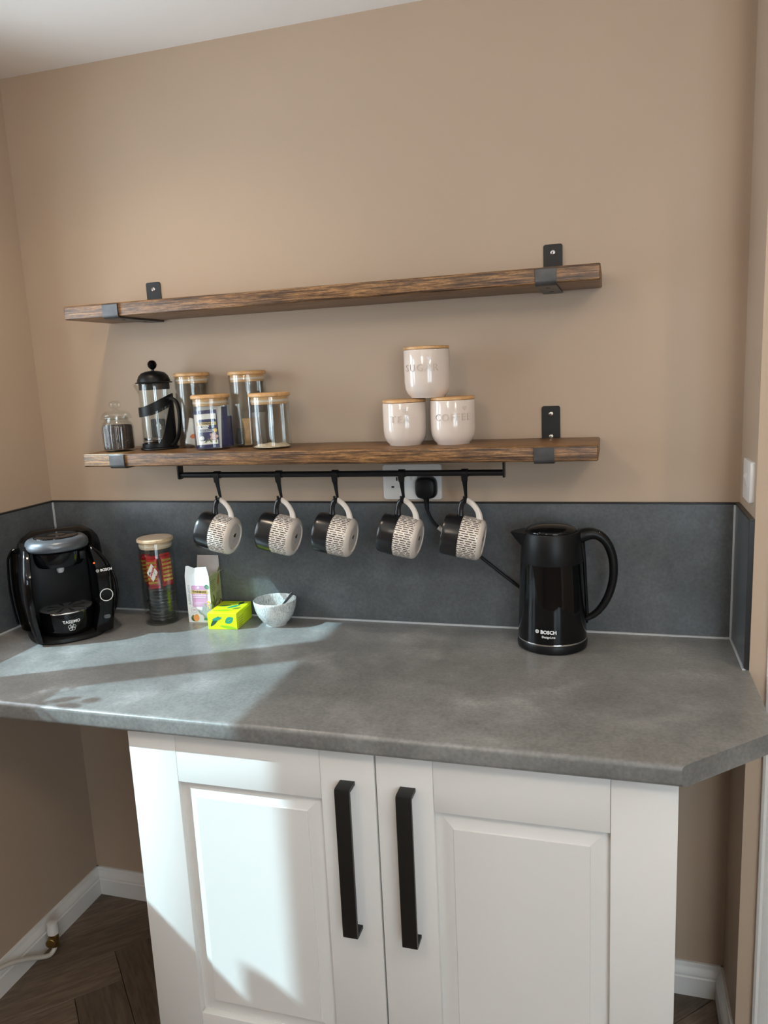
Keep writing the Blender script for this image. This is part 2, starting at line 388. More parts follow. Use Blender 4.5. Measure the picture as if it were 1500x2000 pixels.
def annulus(bm, x, z, r0, r1, y0, y1, seg=32):
    O0, O1, I0, I1 = [], [], [], []
    for i in range(seg):
        a = 2 * PI * i / seg; c, s = math.cos(a), math.sin(a)
        O0.append(bm.verts.new((x + r1 * c, y0, z + r1 * s))); O1.append(bm.verts.new((x + r1 * c, y1, z + r1 * s)))
        I0.append(bm.verts.new((x + r0 * c, y0, z + r0 * s))); I1.append(bm.verts.new((x + r0 * c, y1, z + r0 * s)))
    for i in range(seg):
        j = (i + 1) % seg
        bm.faces.new([O0[i], O0[j], O1[j], O1[i]]); bm.faces.new([I0[j], I0[i], I1[i], I1[j]])
        bm.faces.new([O0[j], O0[i], I0[i], I0[j]]); bm.faces.new([O1[i], O1[j], I1[j], I1[i]])
    return bm
def struct(name, bm, mat, parent=None, **k):
    o = obj(name, bm, mat, parent, **k)
    if parent is None: o['kind'] = 'structure'
    return o

# ================================================================ SETTING
TW = 0.30
# floor slab and herringbone planks
fl = struct('floor', box(B(), -TW, XF + 0.1, YF - 0.1, 0.1, -0.12, -0.012), SLOT)
def build_planks():
    w = 0.1216; L = 5 * w; v0 = 0.182; u0 = 0.114; r2 = math.sqrt(0.5); g = 0.0008
    meshes = []
    for i in range(3):
        me_o = obj('plank', box(B(), -L / 2 + g, L / 2 - g, -w / 2 + g, w / 2 - g, -0.012, 0.0, 0.0008, 1), 'oak_plank_%d' % i, fl, flat=True)
        meshes.append(me_o)
    rnd = random.Random(3); cand = []
    for m in range(-8, 9):
        for k in range(-40, 41):
            uk = u0 - k * w + m * L; vk = v0 + k * w + m * L
            for kind in (0, 1):
                if kind == 0: cu, cv, ang = uk - L / 2, vk + w / 2, 45
                else: cu, cv, ang = uk + w / 2, vk + L / 2, -45
                x = (cu + cv) * r2; y = (cu - cv) * r2
                if -0.2 < x < XF + 0.2 and YF - 0.2 < y < 0.2: cand.append((x, y, ang))
    cand.sort(key=lambda c: c[0] * 0.4 - c[1])
    used = [False] * 3
    for (x, y, ang) in cand[:290]:
        i = rnd.randrange(3); loc = (x, y, 0); rot = (0, 0, math.radians(ang) + (PI if rnd.random() < 0.5 else 0))
        if not used[i]:
            meshes[i].location = loc; meshes[i].rotation_euler = rot; used[i] = True
        else: inst(meshes[i], fl, loc, rot)
    rest = B()
    for (x, y, ang) in cand[290:]:
        t = B(); box(t, -L / 2 + g, L / 2 - g, -w / 2 + g, w / 2 - g, -0.012, 0.0)
        merge(rest, t, Matrix.Translation((x, y, 0)) @ Matrix.Rotation(math.radians(ang), 4, 'Z'))
    if len(rest.verts):
        o = obj('planks', rest, 'oak_plank_1', fl, flat=True); o['kind'] = 'stuff'
build_planks()
struct('ceiling', box(B(), -TW, XF + 0.1, YF - 0.1, 0.1, ZC, ZC + 0.1), CEIL)
struct('wall_back', box(B(), -TW, W, 0.0, 0.1, 0.0, ZC), 'wall_paint')
# left wall with window opening
WY0, WY1, WZ0, WZ1 = -1.285, -0.340, 1.090, 2.076
b = B()
box(b, -TW, 0, WY1, 0.0, 0, ZC); box(b, -TW, 0, YF, WY0, 0, ZC); box(b, -TW, 0, WY0, WY1, 0, WZ0); box(b, -TW, 0, WY0, WY1, WZ1, ZC)
struct('wall_left', b, 'wall_paint')
def window(name, lab, bm_f, panes, extra=None): pass
w1 = B(); fx0, fx1, fw = -0.28, -0.23, 0.05
box(w1, fx0, fx1, WY0, WY0 + fw, WZ0, WZ1, 0.004); box(w1, fx0, fx1, WY1 - fw, WY1, WZ0, WZ1, 0.004)
box(w1, fx0, fx1, WY0, WY1, WZ0, WZ0 + fw, 0.004); box(w1, fx0, fx1, WY0, WY1, WZ1 - fw, WZ1, 0.004)
box(w1, fx0, fx1, -0.887, -0.779, WZ0, WZ1, 0.004)
w1o = struct('window_1', w1, UPVC)
for y0, y1 in ((WY0 + fw, -0.887), (-0.779, WY1 - fw)):
    obj('pane', box(B(), -0.259, -0.251, y0, y1, WZ0 + fw, WZ1 - fw), PANE, w1o, flat=True)
# walls out of the picture that close the room
struct('wall_right', box(B(), W, W + 0.03, -RS, 0.0, 0, ZC), 'wall_paint')
DX0, DX1, DZ = 1.925, 2.70, 2.00
b = B(); box(b, W + 0.03, DX0, -RS, -RS + 0.1, 0, ZC); box(b, DX1, XF, -RS, -RS + 0.1, 0, ZC); box(b, DX0, DX1, -RS, -RS + 0.1, DZ, ZC)
struct('wall_doorway', b, 'wall_paint')
struct('wall_far_right', box(B(), XF, XF + 0.1, YF, -RS + 0.1, 0, ZC), 'wall_paint')
PX0, PX1, PB, PZ = 1.95, 3.5, 0.90, 2.15
b = B(); box(b, -TW, PX0, YF - 0.1, YF, 0, ZC); box(b, PX1, XF + 0.1, YF - 0.1, YF, 0, ZC); box(b, PX0, PX1, YF - 0.1, YF, PZ, ZC); box(b, PX0, PX1, YF - 0.1, YF, 0, PB)
struct('wall_front', b, 'wall_paint')
b = B()
for x0, x1 in ((PX0, PX0 + .07), (PX1 - .07, PX1), ((PX0 + PX1) / 2 - .06, (PX0 + PX1) / 2 + .06)): box(b, x0, x1, YF - .08, YF - .02, PB, PZ, .004)
box(b, PX0, PX1, YF - .08, YF - .02, PB, PB + .08, .004); box(b, PX0, PX1, YF - .08, YF - .02, PZ - .08, PZ, .004)
w2 = struct('fill_window', b, UPVC)  # unseen rear window, added and sized to let in fill light
for x0, x1 in ((PX0 + .07, (PX0 + PX1) / 2 - .06), ((PX0 + PX1) / 2 + .06, PX1 - .07)):
    obj('pane', box(B(), x0, x1, YF - .055, YF - .045, PB + .08, PZ - .08), PANE, w2, flat=True)
# door with architrave beside the worktop
arch = [(1.842, -RS), (1.842, -RS - .010), (1.846, -RS - .014), (1.852, -RS - .012), (1.858, -RS - .016), (1.895, -RS - .018), (1.902, -RS - .014), (1.910, -RS - .014), (1.910, -RS)]
struct('trim_1', prism(B(), arch, 'z', 0, DZ + .06), WHITE)
struct('trim_2', box(B(), 1.910, DX0, -RS - .006, -RS + .1, 0, DZ + .02, .001), WHITE)
b = B(); box(b, DX0, DX1, -RS + .01, -RS + .05, 0.008, DZ, .001)
dr = struct('door_1', b, WHITE)
for (x0, x1, z0, z1) in ((2.02, 2.28, .25, .95), (2.36, 2.61, .25, .95), (2.02, 2.28, 1.1, 1.85), (2.36, 2.61, 1.1, 1.85)):
    obj('panel', box(B(), x0, x1, -RS + .004, -RS + .012, z0, z1, .003), WHITE, dr)
# skirting boards
sk = [(0, 0), (TB, 0), (TB, .050), (TB - .003, .053), (TB - .003, .056), (TB - .001, .058), (TB - .002, .064), (TB - .008, .072), (TB - .010, .078), (TB - .010, .081), (TB - .012, HB), (0, HB)]
struct('baseboard_left', prism(B(), [(q[0], q[1]) for q in sk], 'y', 0, -1.9), WHITE)
struct('baseboard_back', prism(B(), [(-q[0], q[1]) for q in sk], 'x', 0, W), WHITE)
struct('baseboard_right', prism(B(), [(W - q[0], q[1]) for q in sk], 'y', 0, -RS), WHITE)

# ================================================================ WORKTOP + SPLASHBACK
def build_worktop():
    bm = B(); th = 0.038; r = 0.009
    edge = [(0, -th), (-.001, -th)]
    # outline, clockwise from back-left; front and chamfer edges rounded by bevel
    poly = [(0.0, 0.0), (0.0, -D), (XR, -D), (W, -0.470), (W, 0.0)]
    prism(bm, poly, 'z', ZW - th, ZW)
    sel = []
    for e in bm.edges:
        m = (e.verts[0].co + e.verts[1].co) / 2; d = e.verts[0].co - e.verts[1].co
        if abs(d.z) < 1e-6 and abs(d.x) > 1e-3 and m.y < -0.4: sel.append(e)
    fr = [e for e in sel if abs((e.verts[0].co - e.verts[1].co).y) < 1e-6]
    bmesh.ops.bevel(bm, geom=fr, offset=r, segments=5, profile=0.5, affect='EDGES')
    return tag(obj('worktop', bm, 'slate_worktop', sharp=30), 'grey slate-effect worktop with rounded front edge over the white cupboard', 'worktop')
build_worktop()
def splash(name, label, panel, trims, beads):
    t = thing(name, label, 'splashback', (0, 0, 0))
    bm = B(); box(bm, *panel); obj('panel', bm, 'slate_splashback', t, flat=True)
    for q in trims: obj('edge_trim', box(B(), *q, 0.0006, 1), BLK_TRIM, t)
    for q in beads: obj('sealant_bead', tube(B(), q, 0.0035, 8, smooth=False), SILIC, t)
    return t
TS = 0.009
splash('back_splashback', 'grey slate-effect splashback along the wall behind the kettle and mugs', (TS, W - TS, -TS, -.0001, ZW, ZS - .004),
       [(0.001, W - .001, -TS - .0012, -.0001, ZS - .004, ZS)], [[(TS, -TS - .001, ZW + .001), (W - TS, -TS - .001, ZW + .001)], [(TS + .001, -TS - .001, ZW), (TS + .001, -TS - .001, ZS - .005)], [(W - TS - .001, -TS - .001, ZW), (W - TS - .001, -TS - .001, ZS - .005)]])
splash('side_splashback', 'grey slate-effect splashback on the side wall behind the coffee machine', (.0001, TS, -.27, 0, ZW, ZS - .004),
       [(.0001, TS + .0012, -.274, -TS - .0014, ZS - .004, ZS), (.0001, TS + .0012, -.274, -.27, ZW, ZS - .004)], [[(TS + .001, -.27, ZW + .001), (TS + .001, -TS, ZW + .001)]])
splash('end_splashback', 'short narrow grey splashback panel with black end strip below the light switch', (W - TS, W - .0001, -RS + .004, 0, ZW, ZS - .004),
       [(W - TS - .0012, W - .0001, -RS, -TS - .0014, ZS - .004, ZS), (W - TS - .0012, W - .0001, -RS, -RS + .004, ZW + .002, ZS - .004)], [[(W - TS - .001, -RS, ZW + .001), (W - TS - .001, -TS, ZW + .001)]])

# ================================================================ CUPBOARD
def build_cupboard():
    t = thing('base_cupboard', 'white two-door base cupboard with long black handles under the worktop', 'cupboard', (0, 0, 0))
    zt = ZW - .038
    obj('carcass', box(B(), XL + .002, XRC - .002, -DC + .026, -.030, .150, zt, .001), CAB, t)
    obj('plinth', box(B(), XL + .01, XRC - .01, -DC + .06, -DC + .078, 0.0, .150), CAB, t)
    xm = (XL + XRC) / 2; zb, ztop = .152, zt - .003
    for (x0, x1, hx) in ((XL, xm - .0018, 1.078), (xm + .0018, XRC, 1.193)):
        d = obj('door', box(B(), x0 + .004, x1 - .004, -DC + .019, -DC + .025, zb + .004, ztop - .004), CAB, t, flat=True)
        yf, yb = -DC, -DC + .0188
        for a, c in ((x0, x0 + ST - .0004), (x1 - ST + .0004, x1)):
            obj('stile', box(B(), a, c, yf, yb, zb, ztop, .0012), CAB, d)
        for a, c in ((zb, ZQ), (ZP, ztop)):
            obj('rail', box(B(), x0 + ST + .0002, x1 - ST - .0002, yf, yb, a, c, .0010), CAB, d)
        # raised and fielded centre panel
        bm = B(); px0, px1, pz0, pz1 = x0 + ST - .003, x1 - ST + .003, ZQ - .003, ZP + .003
        ix, iz = .032 + .003, .031 + .003
        def q(i, y): return [bm.verts.new(c) for c in ((px0 + i, y, pz0 + i), (px1 - i, y, pz0 + i), (px1 - i, y, pz1 - i), (px0 + i, y, pz1 - i))]
        A = q(0, yf + .0150); A2 = q(.006, yf + .0140); C = q(ix, yf + .0078); E_ = q(ix + .0012, yf + .0050); bk = q(0, yf + .0186)
        for P_, Q_ in ((bk, A), (A, A2), (A2, C), (C, E_)):
            for k in range(4): bm.faces.new([P_[k], P_[(k + 1) % 4], Q_[(k + 1) % 4], Q_[k]])
        bm.faces.new(E_); bm.faces.new(bk[::-1])
        obj('centre_panel', bm, CAB, d, flat=True)
        # flat bow handle
        bm = B(); h0, h1 = .522, .826; s = .034
        prof = [(yf, h1), (yf - s + .006, h1), (yf - s + .0015, h1 - .0015), (yf - s, h1 - .006), (yf - s, h0 + .006), (yf - s + .0015, h0 + .0015), (yf - s + .006, h0), (yf, h0), (yf, h0 + .007), (yf - s + .007, h0 + .007), (yf - s + .007, h1 - .007), (yf, h1 - .007)]
        prism(bm, prof, 'x', hx - .0142, hx + .0142)
        tag(obj('handle', bm, HANDLE, d), 'long black bar handle')
    return t
build_cupboard()

# ================================================================ SHELVES
def shelf(name, label, x0, x1, z0, z1):
    bm = B(); box(bm, -(x1 - x0) / 2, (x1 - x0) / 2, -DS / 2 + .002, DS / 2 - .0018, -(z1 - z0) / 2, (z1 - z0) / 2, .0035, 3)
    o = obj(name, bm, 'dark_oiled_pine', sharp=60); o.location = ((x0 + x1) / 2, -DS / 2 - .0020, (z0 + z1) / 2)
    return tag(o, label, 'shelf')
shelf('shelf_board', 'dark stained wooden shelf board, empty, fixed above the one with jars', UA, UB, U1, U2)
shelf('shelf_board', 'dark stained wooden shelf board holding jars and canisters above the mugs', LA, LB, L1, L2)
def bracket(label, xw, xf, z0, z1, ztop):
    """strap: up the wall, under the board, lip up the front"""
    w = .0415; th = .0045; t = thing('shelf_bracket', label, 'bracket', (xw, 0, z0), 0, 'steel shelf brackets')
    yf = -DS - .0008
    prof = [(0, ztop - z0), (-.0001 - .000, ztop - z0)]
    bm = B()
    # wall plate (behind the board it passes in a rebate)
    pl = rrect(-w / 2, w / 2, -th, ztop - z0, .005, 3)
    prism(bm, pl, 'y', -.0035, -.0001)
    obj('wall_plate', bm, HANDLE, t)
    bm = B(); r = .010; yb = -.0002
    path = [(yb, -th), (yf - th + r, -th)]
    for i in range(1, 6):
        a = i / 6 * PI / 2; path.append((yf - th + r - r * math.sin(a), -th + r - r * math.cos(a)))
    path += [(yf - th, r - th), (yf - th, (z1 - z0) * .86), (yf - th + .002, (z1 - z0) * .93), (yf, (z1 - z0) * .93)]
    path += [(yf, r * .6)]
    for i in range(1, 4):
        a = i / 4 * PI / 2; path.append((yf + .006 - .006 * math.cos(a), .006 - .006 * math.sin(a)))
    path += [(yf + .006, -.0002), (yb, -.0002)]
    prism(bm, path, 'x', -w / 2, w / 2)
    st = obj('strap', bm, STEEL, t)
    for y in (-.055, -.145):
        tag(obj('hole', prism(B(), [(.0045 * math.cos(a * PI / 6), y + .0045 * math.sin(a * PI / 6)) for a in range(12)], 'z', -th - .0006, -th + .0002), SLOT, st), 'dark screw hole')
    for z in (ztop - z0 - .018, ztop - z0 - .070):
        if z < (z1 - z0) - .001: continue
        bm = B(); lathe(bm, [(0.0, -.0012), (.0052, -.0008), (.0058, .0006), (.0050, .0018), (.003, .0026), (0, .0028)], 16)
        s = obj('screw', bm, SCREW, t, (0, -.0035, z), (PI / 2, 0, 0))
        bm = B(); box(bm, -.0006, .0006, -.0028, .0028, .0022, .0032); box(bm, -.0028, .0028, -.0006, .0006, .0022, .0032)
        obj('recess', bm, SLOT, s, flat=True)
    return t
bracket('black steel bracket on the upper shelf at the end over the french press', .3985, .36, U1, U2, 1.8175)
bracket('black steel bracket on the upper shelf at the end above the kettle', 1.4115, 1.408, U1, U2, 1.8225)
bracket('black steel bracket on the lower shelf under the ribbed coffee jar', .3725, .3725, L1, L2, 1.467)
bracket('black steel bracket on the lower shelf at the end above the kettle', 1.4045, 1.397, L1, L2, 1.4680)

# ================================================================ MUG RAIL, HOOKS, MUGS
RY, RZ, RX0, RX1 = -0.11, 1.3295, 0.491, 1.311
t = thing('mug_rail', 'thin black metal rail hung under the lower shelf carrying the mug hooks', 'rail', (0, RY, L1))
obj('bar', tube(B(), [(RX0, 0, RZ - L1), (RX1, 0, RZ - L1)], .0072, 20, smooth=False), RAIL, t)
for x in (RX0 + .0015, RX1 - .0015):
    bm = B(); prism(bm, rrect(-.012, .012, RZ - L1 - .0105, -.0001, .006), 'x', x - .0018, x + .0018)
    obj('end_plate', bm, RAIL, t)
    s = 1 if x < .9 else -1
    obj('fixing_tab', box(B(), min(x, x + s * .022), max(x, x + s * .022), -.010, .010, -.0026, -.0002, .0004, 1), RAIL, t)
HX = [0.597, 0.7636, 0.9094, 1.0734, 1.2211]
def build_hook():
    t = thing('mug_hook', '', 'hook', (HX[0], RY, RZ), 0, 'black hooks on the mug rail')
    bm = B(); r = .0076
    # clip around the bar, in the y-z plane
    outer, inner = [], []
    for i in range(15):
        a = math.radians(-70 + 250 * i / 14); outer.append(((r + .0022) * math.cos(a), (r + .0022) * math.sin(a))); inner.append((r * math.cos(a), r * math.sin(a)))
    prism(bm, outer + inner[::-1], 'x', -.0075, .0075)
    obj('clip', bm, RAIL, t)
    bm = B(); y0 = -r - .0012
    sec = [(-.0065, y0, .004, .0075), (-.0065, y0 + .001, -.008, .0075), (0, y0 + .002, -.018, .0068), (0, y0 + .004, -.020, .0056), (0, y0 + .009, -.040, .0040), (0, y0 + .0135, -.055, .0032)]
    rings = [[Vector((-w, y - .0011, z)), Vector((w, y - .0011, z)), Vector((w, y + .0011, z)), Vector((-w, y + .0011, z))] for _, y, z, w in sec]
    loft(bm, rings); obj('shank', bm, RAIL, t)
    yb = y0 + .0135
    bm = B(); tube(bm, [(0, yb, -.052), (0, yb + .0005, -.060), (0, yb - .005, -.0665), (0, yb - .014, -.066), (0, yb - .0195, -.059), (0, yb - .021, -.051)], [(.0032, .0022)] * 6, 10, 6, ref=(1, 0, 0))
    obj('crook', bm, RAIL, t)
    return t
ordn = ['nearest the tea boxes', 'second along from the tea boxes', 'in the middle of the row of five', 'in front of the wall socket', 'nearest the kettle']
hook = build_hook()
for i, x in enumerate(HX):
    lab = 'black metal hook on the rail, ' + ordn[i]
    if i == 0: hook['label'] = lab
    else: dup(hook, (x, RY, RZ), None, lab)
def build_mug():
    h, r = .088, .0465
    t = thing('mug', '', 'mug', (0, 0, 0), 0, 'black and white mugs on the rail')
    # axis local z: 0 base .. h rim; handle towards local +x
    prof = [(0, .0025), (.030, .0025), (.0315, 0), (.0355, 0), (.0425, .004), (.0455, .009), (r, .015), (r, .060), (r * .985, .080), (r * .97, h - .001), (r * .955, h), (r * .94, h - .001), (r * .93, h - .006), (r * .935, .02), (r * .80, .008), (0, .0062)]
    bm = B(); seg = 64; uvl = bm.loops.layers.uv.new('UVMap')
    lathe(bm, prof, seg)
    for f in bm.faces:
        angs = []
        for l in f.loops: angs.append(math.atan2(l.vert.co.y, l.vert.co.x) % (2 * PI))
        mx = max(angs)
        for l, a in zip(f.loops, angs):
            if mx - a > PI: a += 2 * PI
            inner = math.hypot(l.vert.co.x, l.vert.co.y) < r * .945 and l.vert.co.z > .005
            l[uvl].uv = (l.vert.co.z if not inner else .07, a * r)
    obj('body', bm, 'mug_glaze', t, sharp=50)
    bm = B(); lathe(bm, [(0, .0020), (.0298, .0020), (.0298, .0024), (0, .0024)], 40); base = obj('underside', bm, BASEC, t)
    bm = B()
    for (px_, py_, l_, w_, r_) in ((.004, .003, .009, .0022, .6), (.002, -.003, .008, .0020, 1.9), (.000, .001, .007, .0026, 1.2), (.005, -.001, .005, .0018, 2.6)): prism(bm, leafpoly(px_, py_, l_, w_, r_), 'z', .0015, .0020)
    obj('maker_stamp', bm, STAMP, base, flat=True)
    bm = B()
    for k in range(3):
        box(bm, -.008 - k * .003, -.0072 - k * .003, -.009, .009, .0017, .0020)
    obj('stamp_lines', bm, GREY_INK, base, flat=True)
    # handle in x-z plane, split at its middle: cream toward the base, black toward the rim
    P = [(r - .003, 0, .0155), (r + .010, 0, .0195), (r + .0215, 0, .0275), (r + .0305, 0, .0385), (r + .0345, 0, .0500), (r + .0280, 0, .0585), (r + .0140, 0, .0605), (r - .003, 0, .0585)]
    L = catmull(P, 6); k = 24
    sec = (.0042, .0062)
    bm = B(); tube(bm, L[:k + 1], [(.0052, .0078), sec, sec, sec], 12, smooth=False, ref=(0, 1, 0)); bmesh.ops.scale(bm, vec=(1, 1, 1), verts=bm.verts); tag(obj('handle', bm, MUGW, t), 'cream half of the mug handle')
    bm = B(); tube(bm, L[k:], [sec, sec, sec, (.0052, .0078)], 12, smooth=False, ref=(0, 1, 0)); tag(obj('handle', bm, MUGB, t), 'black half of the mug handle')
    return t
mug = build_mug()
# mug axis (base -> rim) points to -x and a little up; local +x (handle) up
def place_mug(o, x, tilt, yaw):
    ax = Vector((-math.cos(tilt) * math.cos(yaw), -math.cos(tilt) * math.sin(yaw), math.sin(tilt))).normalized()
    hx = Vector((0, 0, 1)) - ax * ax.z; hx.normalize(); yv = ax.cross(hx)
    R3 = Matrix(((hx.x, yv.x, ax.x), (hx.y, yv.y, ax.y), (hx.z, yv.z, ax.z)))
    o.rotation_mode = 'XYZ'; o.rotation_euler = R3.to_euler()
    # crook bottom is at hook + (0, yb-.009, -.066): inside top of the handle rests on it
    hook_pt = Vector((x, RY - .0045, RZ - .0670 + .0022 + .0035))
    grip = R3 @ Vector((.0465 + .0345, 0, .0495))
    o.scale = (1.045,) * 3
    o.location = hook_pt - grip * 1.045 + Vector((.004, 0, -.0015))
mlab = ['black and cream dashed mug hanging ' + s for s in ('nearest the tea boxes', 'second from the tea boxes, over the bowl', 'in the middle of the row of five', 'in front of the wall socket', 'nearest the kettle')]
MP = [(.20, .00), (.20, .00), (.19, .01), (.20, -.02), (.185, .02)]
for i, x in enumerate(HX):
    m_ = mug if i == 0 else dup(mug, (0, 0, 0))
    m_['label'] = mlab[i]; place_mug(m_, x, *MP[i])

# ================================================================ SOCKET, PLUG, SWITCH
sx0, sz0 = 0.997, 1.2515
t = thing('wall_socket', 'white double wall socket behind the mugs under the lower shelf', 'socket', (sx0 + .0735, 0, sz0))
bm = B(); prism(bm, rrect(-.0735, .0735, 0, .086, .005), 'y', -.0095, -.0001); bmesh.ops.bevel(bm, geom=[e for e in bm.edges if abs(e.verts[0].co.y + .0095) < 1e-6 and abs(e.verts[1].co.y + .0095) < 1e-6], offset=.0025, segments=3, affect='EDGES', profile=.5)
pl = obj('plate', bm, PLASTW, t)
for cx in (-.0385, .0385):
    obj('slot', box(B(), cx - .002, cx + .002, -.0098, -.0090, .046, .055), SLOT, t, flat=True)
    for dx in (-.011, .011): obj('slot', box(B(), cx + dx - .0035, cx + dx + .0035, -.0098, -.0090, .0285, .0330), SLOT, t, flat=True)
for cx in (-.0085, .0085):
    obj('rocker', box(B(), cx - .006, cx + .006, -.0125, -.0090, .047, .066, .0012), PLASTW, t)
t = thing('kettle_lead', 'black mains plug and cable with white tag running down to the kettle', 'cable', (sx0 + .0735 + .0385, -.0095, sz0 + .03))
bm = B(); rings = []
for y, s in ((-.0002, .94), (-.008, 1.0), (-.022, .97), (-.029, .86), (-.0305, .74)):
    rings.append([Vector((q[0] * s, y, q[1] * s)) for q in [(math.copysign(abs(math.cos(a)) ** .62, math.cos(a)) * .0265, math.copysign(abs(math.sin(a)) ** .62, math.sin(a)) * .0265 + (.002 if math.sin(a) > 0 else 0)) for a in [2 * PI * k / 36 for k in range(36)]]])
loft(bm, rings); pg = obj('plug', bm, MATBLK, t, sharp=45)
obj('strain_relief', tube(B(), [(0, -.016, -.024), (0, -.016, -.038), (0.001, -.017, -.052)], [.0075, .0058, .0048], 12), MATBLK, pg)
kx = 1.4115 - (sx0 + .112)
cb = obj('cord', tube(B(), [(0, -.017, -.040), (.003, -.016, -.058), (.012, -.013, -.080), (.028, -.010, -.099), (.055, -.007, -.119), (.090, -.0055, -.143), (.130, -.0050, -.173), (.180, -.0045, -.213), (.232, -.0045, -.256), (.258, -.0045, -.298), (.266, -.0050, -.334), (.280, -.0065, -.3446), (.300, -.0095, -.3446)], .0036, 10), RUBBER, t)
bm = B(); d_ = Vector((.027, .003, -.021)).normalized(); c_ = Vector((.0335, -.0097, -.1030)); tube(bm, [c_ - d_ * .010, c_ + d_ * .010], (.0072, .0058), 16, smooth=False)
tag(obj('tag', bm, PLASTW, t), 'white plastic cable tag')
t = thing('light_switch', 'white rocker light switch on the narrow wall beside the doorway', 'switch', (W, -.132, 1.2725))
bm = B(); prism(bm, rrect(-.043, .043, 0, .082, .004), 'x', -.0085, -.0001); bmesh.ops.bevel(bm, geom=[e for e in bm.edges if abs(e.verts[0].co.x + .0085) < 1e-6 and abs(e.verts[1].co.x + .0085) < 1e-6], offset=.003, segments=3, affect='EDGES', profile=.5)
obj('plate', bm, PLASTW, t)
bm = B(); prism(bm, [(-.0084, .026), (-.0130, .046), (-.0135, .0475), (-.0086, .056)], 'y', -.012, .012); obj('rocker', bm, PLASTW, t)

# ================================================================ STORAGE JARS
def lidded_jar(name, label, x, y, z, r, ztop, group, cat='jar', wood='bamboo'):
    h = ztop - z; t = thing(name, label, cat, (x, y, z), random.uniform(-.3, .3), group)
    lt = .010; hb = h - lt; g = .0022
    bm = B(); lathe(bm, [(0, 0), (r - .006, 0), (r - .0015, .0015), (r, .006), (r, hb - .002), (r - .0006, hb), (r - g, hb), (r - g, .008), (r - g - .003, .0045), (0, .0042)], 56)
    obj('glass', bm, GLASS, t, sharp=40)
    rl = r + .0015
    bm = B(); lathe(bm, [(0, hb + .0002), (rl - .002, hb + .0002), (rl, hb + .002), (rl, h - .003), (rl - .0025, h - .0005), (0, h)], 56)
    ld = obj('lid', bm, wood, t, sharp=40)
    bm = B(); rp = r - g - .0022; lathe(bm, [(0, hb - .017), (rp - .001, hb - .017), (rp, hb - .016), (rp, hb + .0002), (0, hb + .0002)], 48); obj('plug', bm, wood, ld, sharp=40)
    bm = B(); rs = r - g - .0003; lathe(bm, [(rp, hb - .0122), (rs, hb - .011), (rs - .0006, hb - .009), (rs, hb - .007), (rp, hb - .0058)], 48); tag(obj('seal_ring', bm, plain_seal, ld), 'clear rubber seal ring')
    return t
plain_seal = plain('silicone_seal', (0.62, 0.52, 0.42), 0.3)
jA = (0.5148, -0.052); jB = (0.6000, -0.1200); jC = (0.6695, -0.052); jD = (0.7571, -0.1200)
GJ = 'bamboo-lidded glass jars on the shelf'
lidded_jar('storage_jar', 'tall glass jar with bamboo lid behind the french press handle', *jA, L2, .0435, 1.5835, GJ)
lidded_jar('storage_jar', 'short glass jar with bamboo lid full of navy tea sachets', *jB, L2, .0455, 1.5285, GJ)
lidded_jar('storage_jar', 'tall glass jar with bamboo lid holding tan paper packets', *jC, L2, .0460, 1.5815, GJ)
lidded_jar('storage_jar', 'short glass jar with bamboo lid, empty but for pale crumbs', *jD, L2, .0480, 1.5275, GJ)
ZB = L2 + .0046
def sachet(name, label, w, h, th, mat, loc, rot, cat='tea sachet', group=None):
    bm = B(); rings = []
    for i, (k, e) in enumerate(((0, .06), (.06, .12), (.10, .8), (.3, 1.0), (.7, 1.0), (.90, .8), (.94, .12), (1, .06))):
        z = h * k; e2 = th / 2 * e + .0002
        rings.append([Vector((-w / 2, -.0002, z)), Vector((-w * .42, -e2, z)), Vector((0, -e2 * 1.1, z)), Vector((w * .42, -e2, z)), Vector((w / 2, -.0002, z)), Vector((w / 2, .0002, z)), Vector((w * .42, e2, z)), Vector((0, e2 * 1.1, z)), Vector((-w * .42, e2, z)), Vector((-w / 2, .0002, z))])
    loft(bm, rings); t = thing(name, label, cat, loc, 0, group); t.rotation_euler = rot
    obj('sleeve', bm, mat, t, sharp=50); return t
SG = 'navy tea sachets in the short jar'
